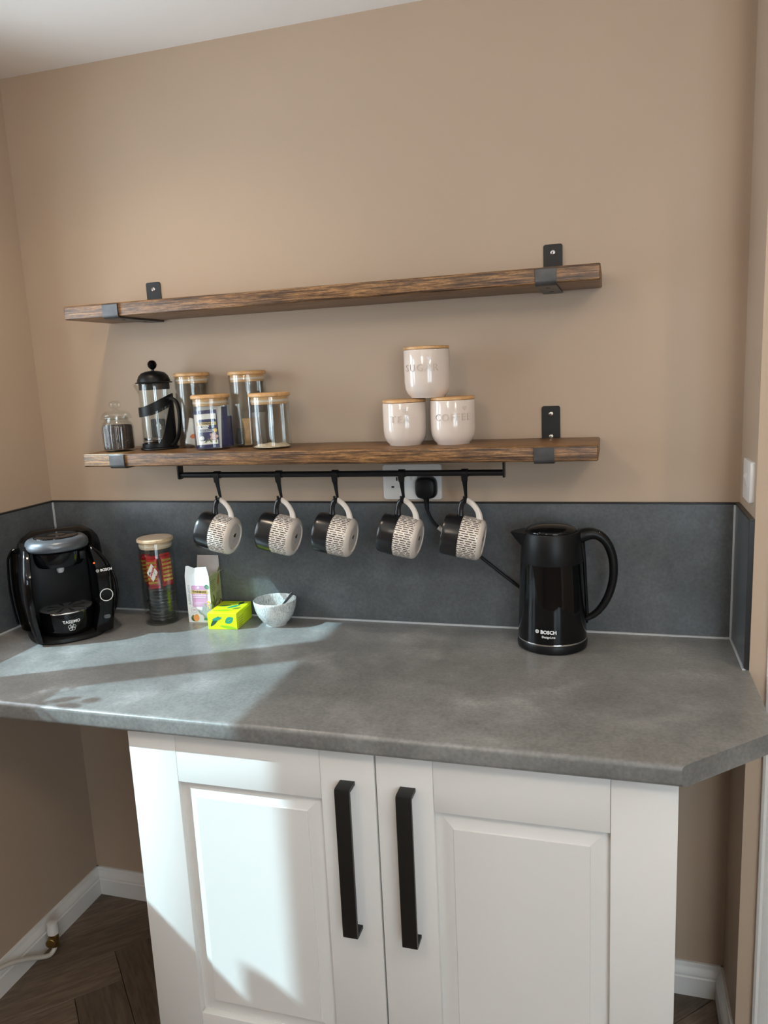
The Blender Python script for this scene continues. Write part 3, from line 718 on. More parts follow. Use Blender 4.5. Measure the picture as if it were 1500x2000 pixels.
def sleep_print(t, w, h, th):
    y = -th / 2 * 1.1 - .0004
    d = obj('front_print', box(B(), -w * .46, w * .46, y, y + .0004, h * .10, h * .90), PAPER, t, flat=True)
    y -= .00025
    obj('blue_panel', prism(B(), rrect(-w * .34, w * .46, h * .20, h * .76, .004), 'y', y, y + .0003), NAVY, d, flat=True)
    y -= .00025
    obj('gold_band', box(B(), -w * .38, w * .44, y, y + .0003, h * .60, h * .685), GOLD, d, flat=True)
    y -= .0001
    obj('brand_text', warp(text_bm('TWININGS', .0074, .0001, .0002), on_front(y, w * .03, h * .642)), INK, d, flat=True)
    obj('name_text', warp(text_bm('SLEEP', .0105, .0001, .0004, .95), on_front(y, -w * .10, h * .555)), PRINT, d, flat=True)
    obj('small_text', warp(text_bm('ORANGE BLOSSOM', .0046, .0001), on_front(y, -w * .03, h * .470)), PRINT, d, flat=True)
    bm = B()
    for k in range(9): box(bm, -w * .31 + k * .0026, -w * .31 + k * .0026 + .0020, y, y + .0002, h * .498, h * .520)
    for k in range(13): box(bm, -w * .31 + k * .0024, -w * .31 + k * .0024 + .0018, y, y + .0002, h * .428, h * .444)
    obj('small_print', bm, PRINT, d, flat=True)
    bm = B(); annulus(bm, -w * .22, h * .27, .0046, .0056, y, y + .0002, 24); disc(bm, -w * .22, h * .27, .0042, y, y + .0002, 20); obj('roundel', bm, PRINT, d, flat=True)
    bm = B()
    for k in range(5): prism(bm, leafpoly(w * .30 + .006 * math.cos(k * 1.256), h * .30 + .006 * math.sin(k * 1.256), .012, .0038, k * 1.256), 'y', y - k * .00004, y + .0002)
    obj('blossom', bm, ROSE, d, flat=True)
    bm = B()
    for k in range(6): prism(bm, leafpoly(w * .38 + .003 * math.cos(k * 1.05), h * .46 + .003 * math.sin(k * 1.05), .0055, .0014, k * 1.05), 'y', y - k * .00003, y + .0002)
    obj('blossom', bm, YELLOWP, d, flat=True)
    bm = B()
    for k in range(5): prism(bm, leafpoly(-w * .05 + k * .006, h * .175 + (k % 2) * .004, .008, .002, .5 + k), 'y', y, y + .0002)
    obj('leaves', bm, OLIVE, d, flat=True)
rz = 0.34
s1 = sachet('tea_sachet', 'white-edged navy sleep tea sachet facing out of the short jar', .056, .092, .005, NAVY, (jB[0] - .002, jB[1] - .025, ZB), (-.07, -.03, rz), group=SG); sleep_print(s1, .056, .092, .005)
sachet('tea_sachet', 'navy tea sachet standing taller just behind the printed one', .056, .101, .004, PAPER, (jB[0] - .0035, jB[1] - .0125, ZB), (-.04, .05, rz), group=SG)
sachet('tea_sachet', 'dark navy tea sachet leaning edge-on in the short jar', .058, .097, .005, NAVY, (jB[0] + .011, jB[1] + .006, ZB), (-.04, -.02, rz + .4), group=SG)
sachet('tea_sachet', 'lower dark navy tea sachet at the side of the short jar', .040, .074, .006, NAVY, (jB[0] + .0255, jB[1] + .0175, ZB), (0, .0, rz + .7), group=SG)
sachet('tea_sachet', 'blue tea sachet at the far edge of the short jar', .050, .086, .005, plain('blue_paper', (.05, .08, .30), .45), (jB[0] - .013, jB[1] + .014, ZB), (-.03, 0, rz + .1), group=SG)
s = sachet('tea_sachet', 'orange and white tea sachet leaning in the tall jar', .058, .066, .005, PAPER, (jA[0] + .004, jA[1] - .012, ZB), (-.05, .22, .15))
for (x, z, l, w_, r_) in ((.010, .035, .022, .007, 1.0), (-.010, .022, .020, .006, .4), (.012, .016, .018, .006, 2.2), (-.004, .048, .014, .004, 1.6)):
    obj('fruit_print', prism(B(), leafpoly(x, z, l, w_, r_), 'y', -.0036, -.0029), ORANGE, s, flat=True)
sachet('paper_packet', 'tan paper packet standing in the tall jar by the crumbs jar', .044, .066, .010, TAN, (jC[0] + .010, jC[1] - .010, ZB), (0, -.04, .5), 'packet', 'paper packets in the tall jar')
sachet('paper_packet', 'white-topped paper packet behind the tan one in the tall jar', .036, .078, .006, PAPER, (jC[0] + .018, jC[1] + .008, ZB), (0, .03, .7), 'packet', 'paper packets in the tall jar')
sachet('paper_packet', 'small dark grey packet low in the tall jar', .030, .040, .008, plain('dark_paper', (.07, .065, .06), .4), (jC[0] - .022, jC[1] - .006, ZB), (0, .05, .2), 'packet', 'paper packets in the tall jar')
bm = B(); prof = [(0, .0068), (.012, .0055), (.024, .0058), (.036, .0032), (.043, .0008), (.043, 0), (0, 0)]
lathe(bm, prof, 40, mod=lambda r, z, a: r * (1 + .03 * math.sin(5 * a + r * 200)))
for v in bm.verts: v.co.z += (.0022 * math.sin(v.co.x * 160 + 1) * math.cos(v.co.y * 130)) if v.co.z > .001 else 0
tag(obj('crumbs', bm, CRUMB, loc=(jD[0], jD[1], ZB)), 'pale crumbs covering the bottom of the empty short jar', 'crumbs', kind='stuff')

# jar on the worktop with caramel bars and pods
gx, gy = 0.3850, -0.0890; ZG = ZW + .0046
lidded_jar('storage_jar', 'large glass jar with pale bamboo lid beside the coffee machine', gx, gy, ZW, .0455, 1.163, None, wood='pale_bamboo')
GFOIL = plain('gold_foil', (.62, .38, .07), .25, .6, vary=.35, scale=120, bmp=.5)
def bar(label, x, y, z, rz, tilt, logo):
    w, h, th = .031, .088, .013
    t = thing('caramel_bar', label, 'biscuit bar', (x, y, z), 0, 'red wrapped bars in the big jar'); t.rotation_euler = (0, tilt, rz)
    bm = B(); rings = []
    for zz, e, ww in ((0, .10, .96), (.006, .14, 1), (.009, .9, .96), (.014, 1, .94), (h - .014, 1, .94), (h - .009, .9, .96), (h - .006, .14, 1), (h, .10, .96)):
        rings.append([Vector((p_[0] * w * ww, p_[1] * th * e, zz)) for p_ in ((-.5, 0), (-.46, -.38), (-.3, -.5), (.3, -.5), (.46, -.38), (.5, 0), (.46, .38), (.3, .5), (-.3, .5), (-.46, .38))])
    loft(bm, rings); wr = obj('wrapper', bm, 'caramel_wrapper', t, sharp=40)
    for k in range(6):
        zc = .0175 + k * .0106; obj('gold_band', box(B(), -w * .42, w * .40, -th * .5 - .0008, -th * .5 + .0018, zc - .0031, zc + .0031), GFOIL, t, flat=True)
    if logo:
        y0 = -th * .5 - .0014
        obj('logo_diamond', prism(B(), [(0, .020), (.014, .045), (0, .070), (-.014, .045)], 'y', y0, y0 + .0003), PAPER, t, flat=True)
        obj('logo_text', warp(text_bm('Caramel', .0088, .0001, .0003), on_front(y0 - .0002, -.001, .046, 1.15)), plain('red_ink', (.55, .02, .02), .4), t, flat=True)
        bm = B()
        for k in range(7): prism(bm, leafpoly(.0058 - .0022 * (3 - k) * .42 * -1, .043 + (k - 3) * .0042, .0026, .0011, 1.15), 'y', y0 - .0003, y0)
        obj('logo_marks', bm, INK, t, flat=True)
        obj('logo_oval', disc(B(), -.0068, .044, .0040, y0 - .0002, y0, 16, .45, -.4), NAVY, t, flat=True)
    return t
zb_ = ZG + .092
bar('red and gold wrapped caramel wafer with the diamond logo facing out', gx + .004, gy - .026, zb_ + .001, .30, -.03, True)
bar('red and gold wrapped caramel wafer next to the coffee machine side of the jar', gx - .0235, gy - .0035, zb_, -.25, -.10, False)
bar('red and gold wrapped caramel wafer on the tea box side of the jar', gx + .0255, gy + .0015, zb_ + .004, 1.0, -.03, False)
def build_pod(lab):
    t = thing('coffee_pod', lab, 'coffee pod', (0, 0, 0), 0, 'coffee pods stacked in the big jar')
    bm = B(); lathe(bm, [(0, 0), (.022, 0), (.026, .003), (.033, .0052), (.034, .0064), (.033, .0072), (0, .0074)], 28); obj('shell', bm, DISCD, t)
    bm = B(); lathe(bm, [(0, .0076), (.031, .0076), (.031, .0080), (0, .0082)], 28); fo = obj('foil', bm, DISC, t)
    bm = B(); prism(bm, rrect(.030, .040, -.007, .007, .003), 'z', .0058, .0068); obj('tab', bm, DISCD, t)
    return t
pod = build_pod('dark coffee pod lying in the stack at the bottom of the big jar')
for k in range(10):
    o = pod if k == 0 else dup(pod, (0, 0, 0))
    o.location = (gx + .002 * math.sin(k * 2.3), gy + .002 * math.cos(k * 1.7), ZG + .0090 * k + .0005); o.rotation_euler = (.0, .0, k * 1.9)
    o['label'] = 'dark coffee pod, ' + ('lowest', 'second lowest', 'third', 'fourth', 'fifth', 'sixth', 'seventh', 'eighth', 'ninth', 'topmost')[k] + ' in the stack under the red wafers'

# ================================================================ RIBBED COFFEE JAR
rx, ry, rr = 0.3330, -0.1250, 0.0390
t = thing('ribbed_jar', 'small ribbed glass jar of dark coffee granules with glass knob lid', 'jar', (rx, ry, L2))
NR = 28
def rib(r, z, a): return r * (1 + (.013 * math.cos(NR * a) if .006 < z < .074 else 0))
bm = B(); lathe(bm, [(0, 0), (.032, 0), (.036, .003), (.0375, .008), (.039, .020), (.039, .060), (.0375, .068), (.034, .074), (.031, .077), (.031, .0815), (.0375, .0825), (.0385, .0845), (.0375, .0865), (.029, .0865), (.0285, .077), (.033, .071), (.0365, .060), (.0365, .008), (0, .005)], NR * 6, mod=rib)
obj('glass', bm, GLASS2, t, sharp=60)
bm = B(); lathe(bm, [(0, .080), (.027, .080), (.027, .0868), (.035, .0872), (.0365, .090), (.033, .096), (.028, .0995), (.018, .102), (.008, .1035), (.0068, .1055), (.0125, .110), (.0155, .117), (.0135, .1235), (.008, .1265), (0, .1272)], 40)
ld = obj('lid', bm, GLASS2, t, sharp=60)
bm = B(); lathe(bm, [(0, .0055), (.0355, .0055), (.0357, .009), (.0357, .062), (.033, .066), (.015, .0645), (0, .065)], 40)
c_ = tag(obj('coffee_granules', bm, 'coffee_granules', loc=(rx, ry, L2)), 'dark brown instant coffee granules filling the small ribbed jar', 'coffee', kind='stuff')

# ================================================================ FRENCH PRESS
def build_press():
    t = thing('french_press', 'black french press coffee maker with glass beaker next to the ribbed jar', 'french press', (.4266, -.0865, L2), 0)
    H = .0405
    bm = B(); lathe(bm, [(0, .008), (H - .003, .008), (H, .012), (H, .136), (H, .146), (H, .155), (H, .163), (H + .001, .165), (H - .0015, .165), (H - .0022, .160), (H - .0022, .150), (H - .0022, .136), (H - .0022, .013), (0, .0105)], 56)
    for v in bm.verts:
        a = math.atan2(v.co.y, v.co.x); 
        if v.co.z > .140:
            d = math.cos(a - math.radians(208)); k = max(0, (d - .90) / .10) * (v.co.z - .140) / .025
            v.co.x += math.cos(math.radians(208)) * .013 * k; v.co.y += math.sin(math.radians(208)) * .013 * k
    obj('beaker', bm, GLASS, t, sharp=60)
    R_ = H + .0012
    bm = B(); lathe(bm, [(0, 0), (R_ + .004, 0), (R_ + .006, .002), (R_ + .005, .005), (R_ + .001, .007), (R_ + .001, .015), (R_ - .001, .016), (R_ - .003, .012), (0, .0075)], 56); obj('base', bm, MATBLK, t)
    # frame shell: sweeping band that wraps the beaker, solid at the handle side
    def shell(zlo, zhi, a0, a1, n=64, th=.0022):
        bm = B(); ri, ro = R_, R_ + th; rows = []
        for i in range(n + 1):
            a = a0 + (a1 - a0) * i / n; u = i / n
            lo, hi = zlo(a), zhi(a)
            rows.append([bm.verts.new((r * math.cos(a), r * math.sin(a), z)) for r, z in ((ri, lo), (ro, lo), (ro, hi), (ri, hi))])
        for A, C in zip(rows, rows[1:]):
            for k in range(4): bm.faces.new([A[k], A[(k + 1) % 4], C[(k + 1) % 4], C[k]])
        bm.faces.new(rows[0]); bm.faces.new(rows[-1][::-1]); return bm
    ah = math.radians(-14); as_ = math.radians(18)        # handle azimuth, centre of the solid side
    def rel(a): return abs(((a - as_ + PI) % (2 * PI)) - PI)   # 0 at handle .. pi opposite
    def sm(x): x = max(0, min(1, x)); return x * x * (3 - 2 * x)
    obj('band', shell(lambda a: .139 - .024 - .032 * sm(rel(a) / 2.5), lambda a: .139 - .032 * sm(rel(a) / 2.5), 0, 2 * PI), MATBLK, t)
    obj('frame', shell(lambda a: .008, lambda a: .013 + .112 * (1 - sm((rel(a) - .15) / 1.30)), as_ - 2.2, as_ + 2.2), MATBLK, t)
    hd = Vector((math.cos(ah), math.sin(ah), 0)); P = lambda d, z: hd * d + Vector((0, 0, z))
    obj('handle', tube(B(), [P(R_ - .001, .124), P(R_ + .014, .127), P(R_ + .030, .118), P(R_ + .037, .095), P(R_ + .036, .065), P(R_ + .028, .035), P(R_ + .012, .014), P(R_ - .001, .009)], (.0040, .0062), 12, 8, ref=hd), MATBLK, t)
    # lid
    bm = B(); lathe(bm, [(0, .166), (H + .004, .166), (H + .0055, .1675), (H + .004, .169), (H + .0005, .170), (H, .174), (H - .004, .184), (H - .011, .1915), (H - .022, .1955), (.008, .1970), (0, .1972)], 56)
    ld = obj('lid', bm, MATBLK, t, sharp=50)
    bm = B(); lathe(bm, [(H - .0035, .150), (H - .0026, .150), (H - .0026, .1665), (H - .0035, .1665)], 48); obj('collar', bm, MATBLK, ld)
    bm = B(); lathe(bm, [(0, .196), (.004, .197), (.0035, .200), (.006, .202), (.0100, .206), (.0115, .2115), (.0120, .2120), (.0115, .2128), (.0100, .218), (.006, .222), (0, .2235)], 32); obj('knob', bm, GLOSSBLK, ld)
    obj('plunger_rod', tube(B(), [(0, 0, .030), (0, 0, .167)], .0016, 10, smooth=False), CHROME, t)
    bm = B(); lathe(bm, [(0, .024), (H - .0045, .024), (H - .003, .026), (H - .0045, .028), (.006, .030), (0, .032)], 40); fp = obj('filter', bm, plain('dark_steel_mesh', (.10, .09, .085), .35, .8, vary=.4, scale=400), t)
    cp = []
    for k in range(120):
        a = 2 * PI * k / 120; cp.append((math.cos(a) * (H - .0042 + .0008 * math.cos(30 * a)), math.sin(a) * (H - .0042), .0275 + .0016 * math.sin(30 * a)))
    obj('spring', tube(B(), cp, .0006, 5, smooth=False, closed=True), CHROME, fp)
build_press()

# ================================================================ CANISTERS
def canister(word, label, x, y, z, r, h, rz, fs, sp, hxo):
    t = thing('canister', label, 'canister', (x, y, z), rz, 'cream canisters on the lower shelf')
    lt = .0075; hb = h - lt; R_ = r
    prof = [(0, .0012), (r * .66, .0012), (r * .68, 0), (r * .74, 0), (r * .76, .003), (r * .88, .009), (r * .965, .020), (r, .035), (r, hb - .002), (r - .001, hb), (r - .004, hb), (r - .005, hb - .004), (r - .005, .02), (0, .008)]
    bm = B(); lathe(bm, prof, 64); obj('pot', bm, CERAM, t, sharp=45)
    bm = B(); lathe(bm, [(0, hb + .0003), (r - .002, hb + .0003), (r - .0005, hb + .0015), (r - .0005, h - .0015), (r - .002, h - .0002), (0, h)], 64); ld = obj('lid', bm, 'bamboo', t, sharp=45)
    bm = B(); lathe(bm, [(0, hb - .012), (r - .0075, hb - .012), (r - .0075, hb + .0003), (0, hb + .0003)], 48); obj('plug', bm, 'bamboo', ld)
    zt = hb * .62
    bm = text_bm(word, fs, .0019, .0000, sp); warp(bm, on_cyl(r, zt)); tag(obj('lettering', bm, CERAML, t, sharp=30), 'raised capital letters ' + word)
    hp = []
    for k in range(24):
        a = 2 * PI * k / 24; hp.append((.0042 * math.sin(a) ** 3 * 1.25, .0012 * (3.4 * math.cos(a) - 1.4 * math.cos(2 * a) - .55 * math.cos(3 * a) - .25 * math.cos(4 * a))))
    bm = B(); f = on_cyl(r, 0); pts = [(px + hxo, zt + .0205 + pz) for px, pz in hp]
    prism(bm, pts, 'z', -.0004, .0014); warp(bm, on_cyl(r, 0)); tag(obj('heart', bm, CERAML, t), 'small raised heart')
    return t
canister('TEA', 'cream ceramic TEA canister with bamboo lid, lower one beside the jars', 1.0815, -.094, L2, .0503, .1040, .02, .0225, 1.32, .012)
canister('COFFEE', 'cream ceramic COFFEE canister with bamboo lid, lower one toward the kettle end', 1.1930, -.090, L2, .0510, .1060, .19, .0225, 1.16, .028)
canister('SUGAR', 'cream ceramic SUGAR canister stacked on top of the other two', 1.1375, -.092, L2 + .1062, .0520, .1135, -.06, .0225, 1.26, .020)

# ================================================================ COFFEE MACHINE
def build_machine():
    t = thing('coffee_machine', 'black pod coffee machine with grey lid in the corner of the worktop', 'coffee machine', (.168, -.205, ZW), math.radians(48))
    def bar_(z): return math.sin(PI * max(0, min(1, (z + .02) / .30)))        # barrel bulge
    # rear housing
    bm = B(); rings = []
    for i in range(19):
        z = .004 + .262 * i / 18; u = i / 18
        a = .088 + .014 * bar_(z); yb = .105 - .012 * u ** 3; yfr = .000 + (.030 * max(0, (u - .80) / .2) ** 2)
        if u > .84: k = math.sqrt(max(0, 1 - ((u - .84) / .17) ** 2)); a *= .45 + .55 * k; yb = yfr + (yb - yfr) * (.5 + .5 * k)
        rings.append(sell(.014, (yb + yfr) / 2, a + .006, (yb - yfr) / 2, z, 3.0, 40))
    loft(bm, rings); obj('housing', bm, GLOSSBLK, t, sharp=60)
    # side arms framing the bay (right one carries the controls)
    def arm(xin, xout, yfr0, name, n=20):
        bm = B(); rings = []
        for i in range(n + 1):
            z = .010 + .236 * i / n; u = i / n
            xo = xout(z); xi = xin(z); yf = yfr0(z); s = 1 if xo > xi else -1
            w = abs(xo - xi); r = min(w * .45, .020)
            pts = [Vector((xi, .02, z)), Vector((xi, yf + .003, z)), Vector((xi + s * .002, yf, z))]
            for k in range(7):
                a_ = k / 6 * PI / 2; pts.append(Vector((xo - s * r + s * r * math.sin(a_), yf + r * 1.2 - r * 1.2 * math.cos(a_), z)))
            pts.append(Vector((xo, .02, z)))
            rings.append(pts)
        loft(bm, rings); return obj(name, bm, GLOSSBLK, t, sharp=50)
    fy = lambda z: -.098 - .006 * bar_(z) + .055 * max(0, (z - .16) / .09) ** 2
    ro = lambda z: .100 + .016 * bar_(z) - .055 * max(0, (z - .165) / .081) ** 2; ri = lambda z: .060 + .013 * bar_(z) - .012 * max(0, (.07 - z) / .07)
    lo = lambda z: -.074 - .024 * bar_(z); li = lambda z: -.062 - .016 * bar_(z)
    ra = arm(ri, ro, fy, 'control_panel'); arm(li, lo, fy, 'side_arm')
    # bay back
    obj('bay_back', box(B(), -.075, .070, -.010, .004, .03, .225, .002), MATBLK, t)
    # foot
    bm = B(); loft(bm, [sell(.006, -.004, .092, .104, 0, 2.6), sell(.006, -.004, .096, .108, .004, 2.6), sell(.006, -.004, .094, .107, .012, 2.6), sell(.006, -.004, .088, .100, .016, 2.6)]); obj('foot', bm, MATBLK, t, sharp=50)
    # drip tray drum
    cx, cy, rt = .000, -.050, .064
    bm = B(); rings = []
    for z, s in ((.014, .80), (.018, .86), (.030, .94), (.050, .985), (.072, 1.0), (.076, .995)): rings.append(sell(cx, cy, rt * s, rt * s * .98, z, 2.0, 48))
    loft(bm, rings); dt = obj('drip_tray', bm, GLOSSBLK, t, sharp=40)
    bm = B(); tube(bm, sell(cx, cy, rt * .985, rt * .965, .0770, 2.0, 48), .0022, 8, smooth=False, closed=True); obj('tray_rim', bm, CHROME, dt)
    bm = B(); loft(bm, [sell(cx, cy, rt * .955, rt * .935, .0755, 2.0, 48), sell(cx, cy, rt * .955, rt * .935, .0778, 2.0, 48)]); gr = obj('grille', bm, GREYMET, dt, sharp=40)
    bm = B()
    for k in range(8):
        a = k * PI / 4 + .2; prism(bm, [(cx + .016 * math.cos(a - .12), cy + .016 * math.sin(a - .12)), (cx + .048 * math.cos(a - .10), cy + .048 * math.sin(a - .10)), (cx + .048 * math.cos(a + .10), cy + .048 * math.sin(a + .10)), (cx + .016 * math.cos(a + .12), cy + .016 * math.sin(a + .12))], 'z', .0776, .0781)
    obj('grille_slots', bm, SLOT, dt, flat=True)
    f = on_cyl(rt * .975, 0)
    def tray(bm, z): 
        g = on_cyl(rt * .975 + .0006, z, 0, lambda zz: rt * (.905 + .10 * min(1, max(0, (zz - .022) / .05))) * .99 + .0006)
        warp(bm, g); 
        for v in bm.verts: v.co.x += cx; v.co.y += cy
        return bm
    obj('brand_text', tray(text_bm('TASSIMO', .0105, .0003, .00025, 1.0), .0545), PRINT, dt, flat=True)
    bm = B()
    for k in range(5):
        a = PI / 2 + k * 2 * PI / 5; b2 = B(); annulus(b2, .0052 * math.cos(a), .0052 * math.sin(a), .0041, .0048, -.0003, .0003, 20)
        for v in b2.verts: v.co = Vector((v.co.x, v.co.z, -v.co.y))
        merge(bm, b2)
    obj('flower_logo', tray(bm, .0400), PRINT, dt, flat=True)
    # brew head
    hx, hy = -.002, -.046
    bm = B(); loft(bm, [sell(hx, hy, .040, .038, .1870, 2.2), sell(hx, hy, .053, .050, .1910, 2.2), sell(hx, hy, .058, .055, .2010, 2.2), sell(hx, hy, .060, .057, .2270, 2.2), sell(hx, hy + .03, .060, .080, .2330, 2.2)]); hd = obj('brew_head', bm, GLOSSBLK, t, sharp=45)
    obj('latch', box(B(), hx + .042, hx + .056, hy - .048, hy - .034, .2050, .2250, .002), MATBLK, hd)
    bm = B(); lathe(bm, [(0, .1690), (.006, .1690), (.0085, .1730), (.0105, .1870), (0, .1870)], 20, hx, hy); obj('nozzle', bm, PLASTW, hd)
    bm = B(); rings = []
    for z, s in ((.2310, .90), (.2325, .985), (.2380, 1.03), (.2450, 1.04), (.2520, 1.01), (.2580, .93), (.2605, .82), (.2615, .74)): rings.append(sell(hx, hy + .006 + .05 * (z - .2310), .0720 * s, .0705 * s, z + (0), 2.15, 56))
    loft(bm, rings); ld = obj('lid', bm, GREYMET, t, sharp=60)
    bm = B(); loft(bm, [sell(hx, hy + .009, .0535, .0525, .2610, 2.1, 48), sell(hx, hy + .009, .053, .052, .2635, 2.1, 48), sell(hx, hy + .009, .046, .045, .2652, 2.1, 48), sell(hx, hy + .009, .020, .020, .2635, 2.1, 48)]); obj('lid_inset', bm, GLOSSBLK, ld, sharp=60)
    # control panel details on the right arm's front
    px = lambda z: (ri(z) + ro(z)) / 2 - .002
    def pf(z): return fy(z) - .0006
    zk = .105; bm = B(); annulus(bm, px(zk) - .001, zk, .0145, .0163, pf(zk) - .0012, pf(zk) + .002, 40); tag(obj('button_ring', bm, PRINT, ra), 'white ring around the start button')
    bm = B(); disc(bm, px(zk) - .001, zk, .0143, pf(zk) - .0008, pf(zk) + .002, 32); obj('start_button', bm, GLOSSBLK, ra)
    zt = .170; yt = pf(zt)
    obj('brand_text', warp(text_bm('BOSCH', .0088, .0003, .0003), lambda c: (px(zt) + .006 + c.x, pf(zt + c.y) - .0004 - c.z, zt + c.y)), PRINT, ra, flat=True)
    bm = B(); annulus(bm, px(zt) - .0150, zt, .0030, .0037, yt - .0010, yt + .001, 24); box(bm, px(zt) - .0163, px(zt) - .0157, yt - .0010, yt, zt - .0018, zt + .0018); box(bm, px(zt) - .0143, px(zt) - .0137, yt - .0010, yt, zt - .0018, zt + .0018); box(bm, px(zt) - .0163, px(zt) - .0137, yt - .0010, yt, zt - .0003, zt + .0003)
    obj('brand_emblem', bm, PRINT, ra, flat=True)
    zl = .190; bm = B(); lathe(bm, [(0, 0), (.0022, 0), (.0018, .0012), (0, .0016)], 14); tag(obj('indicator', bm, AMBER, ra, (px(zl) - .016, pf(zl) + .0002, zl), (PI / 2, 0, 0)), 'glowing orange indicator')
    zb2 = .048; bm = B(); prism(bm, rrect(px(zb2) - .006, px(zb2) + .010, zb2 - .005, zb2 + .005, .0045), 'y', pf(zb2) - .0006, pf(zb2) + .004); obj('badge', bm, GREYMET, ra)
    # water tank at the back left, carrying handle line
    bm = B(); rings = []
    for i in range(13):
        u = i / 12; z = .016 + .205 * u; k = bar_(z)
        rings.append(sell(-.070 - .014 * k, .050, .024, .040 + .006 * k, z, 2.4, 36))
    loft(bm, rings); tk = obj('water_tank', bm, SMOKE, t, sharp=60)
    bm = B(); tube(bm, [(-.097 - .018 * bar_(z_), .046, z_) for z_ in (.03, .06, .10, .14, .18, .205)] + [(-.098, .046, .224), (-.078, .046, .232)], .0030, 8, 6); obj('tank_edge', bm, GLOSSBLK, tk)
    # mains lead
    obj('mains_lead', tube(B(), [(.085, .095, .150), (.110, .098, .158), (.135, .090, .145), (.150, .075, .110), (.152, .068, .060), (.140, .075, .012), (.115, .09, .0042)], .0036, 10), RUBBER, t)
    return t
build_machine()

# ================================================================ KETTLE
def build_kettle():
    t = thing('kettle', 'glossy black cordless kettle with large loop handle on the worktop', 'kettle', (1.4115, -.103, ZW), math.radians(4))
    bm = B(); lathe(bm, [(0, 0), (.073, 0), (.0775, .003), (.0785, .010), (.0778, .018), (.0765, .0205), (0, .0205)], 64); obj('power_base', bm, MATBLK, t, sharp=45)
    bm = B(); lathe(bm, [(0, .0207), (.0768, .0207), (.0772, .0222), (.0768, .0238), (0, .0238)], 64); obj('base_ring', bm, CHROME, t)
    rb = lambda z: .0765 - .0075 * ((z - .024) / .174) ** 1.25 if z > .024 else .0765
    bm = B(); lathe(bm, [(0, .024)] + [(rb(.024 + .174 * k / 14), .024 + .174 * k / 14) for k in range(15)] + [(0, .198)], 72); bd = obj('body', bm, GLOSSBLK, t, sharp=45)
    bm = B(); lathe(bm, [(0, .1982), (.0690, .1982), (.0693, .200), (.0665, .232), (.0635, .262), (.0615, .266), (.058, .267), (0, .267)], 72); cl = obj('collar', bm, MATBLK, t, sharp=45)
    bm = B(); lathe(bm, [(0, .2672), (.0575, .2672), (.0573, .2690), (.0545, .2725), (.047, .2768), (.035, .2802), (.019, .2824), (0, .2830)], 56); ld = obj('lid', bm, GLOSSBLK, t, sharp=60)
    # spout
    bm = B(); rings = []
    for u, w, zt, zb in ((0.0, .034, .266, .218), (.35, .026, .2655, .230), (.7, .015, .2645, .245), (1.0, .004, .2630, .2605)):
        x = -.054 - .036 * u
        rings.append([Vector((x, -w, zt)), Vector((x, -w * .7, (zt + zb) / 2)), Vector((x, 0, zb)), Vector((x, w * .7, (zt + zb) / 2)), Vector((x, w, zt))])
    loft(bm, rings); obj('spout', bm, MATBLK, t, sharp=40)
    # handle
    P = [(.050, 0, .245), (.075, 0, .257), (.098, 0, .256), (.119, 0, .238), (.1315, 0, .205), (.1335, 0, .165), (.1255, 0, .125), (.110, 0, .093), (.092, 0, .073), (.072, 0, .062)]
    obj('handle', tube(B(), P, [(.017, .015), (.0165, .0145), (.0145, .0112), (.0138, .0102), (.0132, .0098), (.0130, .0094), (.0125, .0090), (.0120, .0082), (.0112, .0072), (.0100, .0060)], 16, 8, ref=(0, 1, 0)), MATBLK, t, sharp=60)
    obj('gauge_strip', tube(B(), [(.0655, 0, .240), (.0700, 0, .200), (.0735, 0, .140), (.0765, 0, .085), (.0765, 0, .055)], [(.013, .007), (.012, .005), (.010, .004), (.010, .004), (.008, .003)], 14, 6, ref=(0, 1, 0)), MATBLK, t, sharp=60)
    obj('switch', tube(B(), [(.090, 0, .2655), (.104, 0, .262), (.118, 0, .250), (.124, 0, .241)], [(.009, .0035), (.010, .0045), (.010, .0045), (.009, .0035)], 12, 5, ref=(0, 1, 0)), GLOSSBLK, t, sharp=60)
    a0 = -.20
    wr = lambda z0, a=a0: on_cyl(.0763, z0, a, lambda z: rb(z) + .0004)
    obj('brand_text', warp(text_bm('BOSCH', .0108, .0003, .0004), wr(.0525, a0 + .10)), PRINT, bd, flat=True)
    obj('model_text', warp(text_bm('DesignLine', .0066, .0003, .0001), wr(.0418, a0 + .10)), PRINT, bd, flat=True)
    bm = B(); b2 = B(); annulus(b2, 0, 0, .0030, .0041, -.0003, .0003, 24); box(b2, -.0018, -.0009, -.0003, .0003, -.0022, .0022); box(b2, .0009, .0018, -.0003, .0003, -.0022, .0022); box(b2, -.0018, .0018, -.0003, .0003, -.0005, .0005)
    for v in b2.verts: v.co = Vector((v.co.x, v.co.z, -v.co.y))
    merge(bm, b2); obj('brand_emblem', warp(bm, wr(.0535, a0 - .235)), PRINT, bd, flat=True)
    return t
build_kettle()

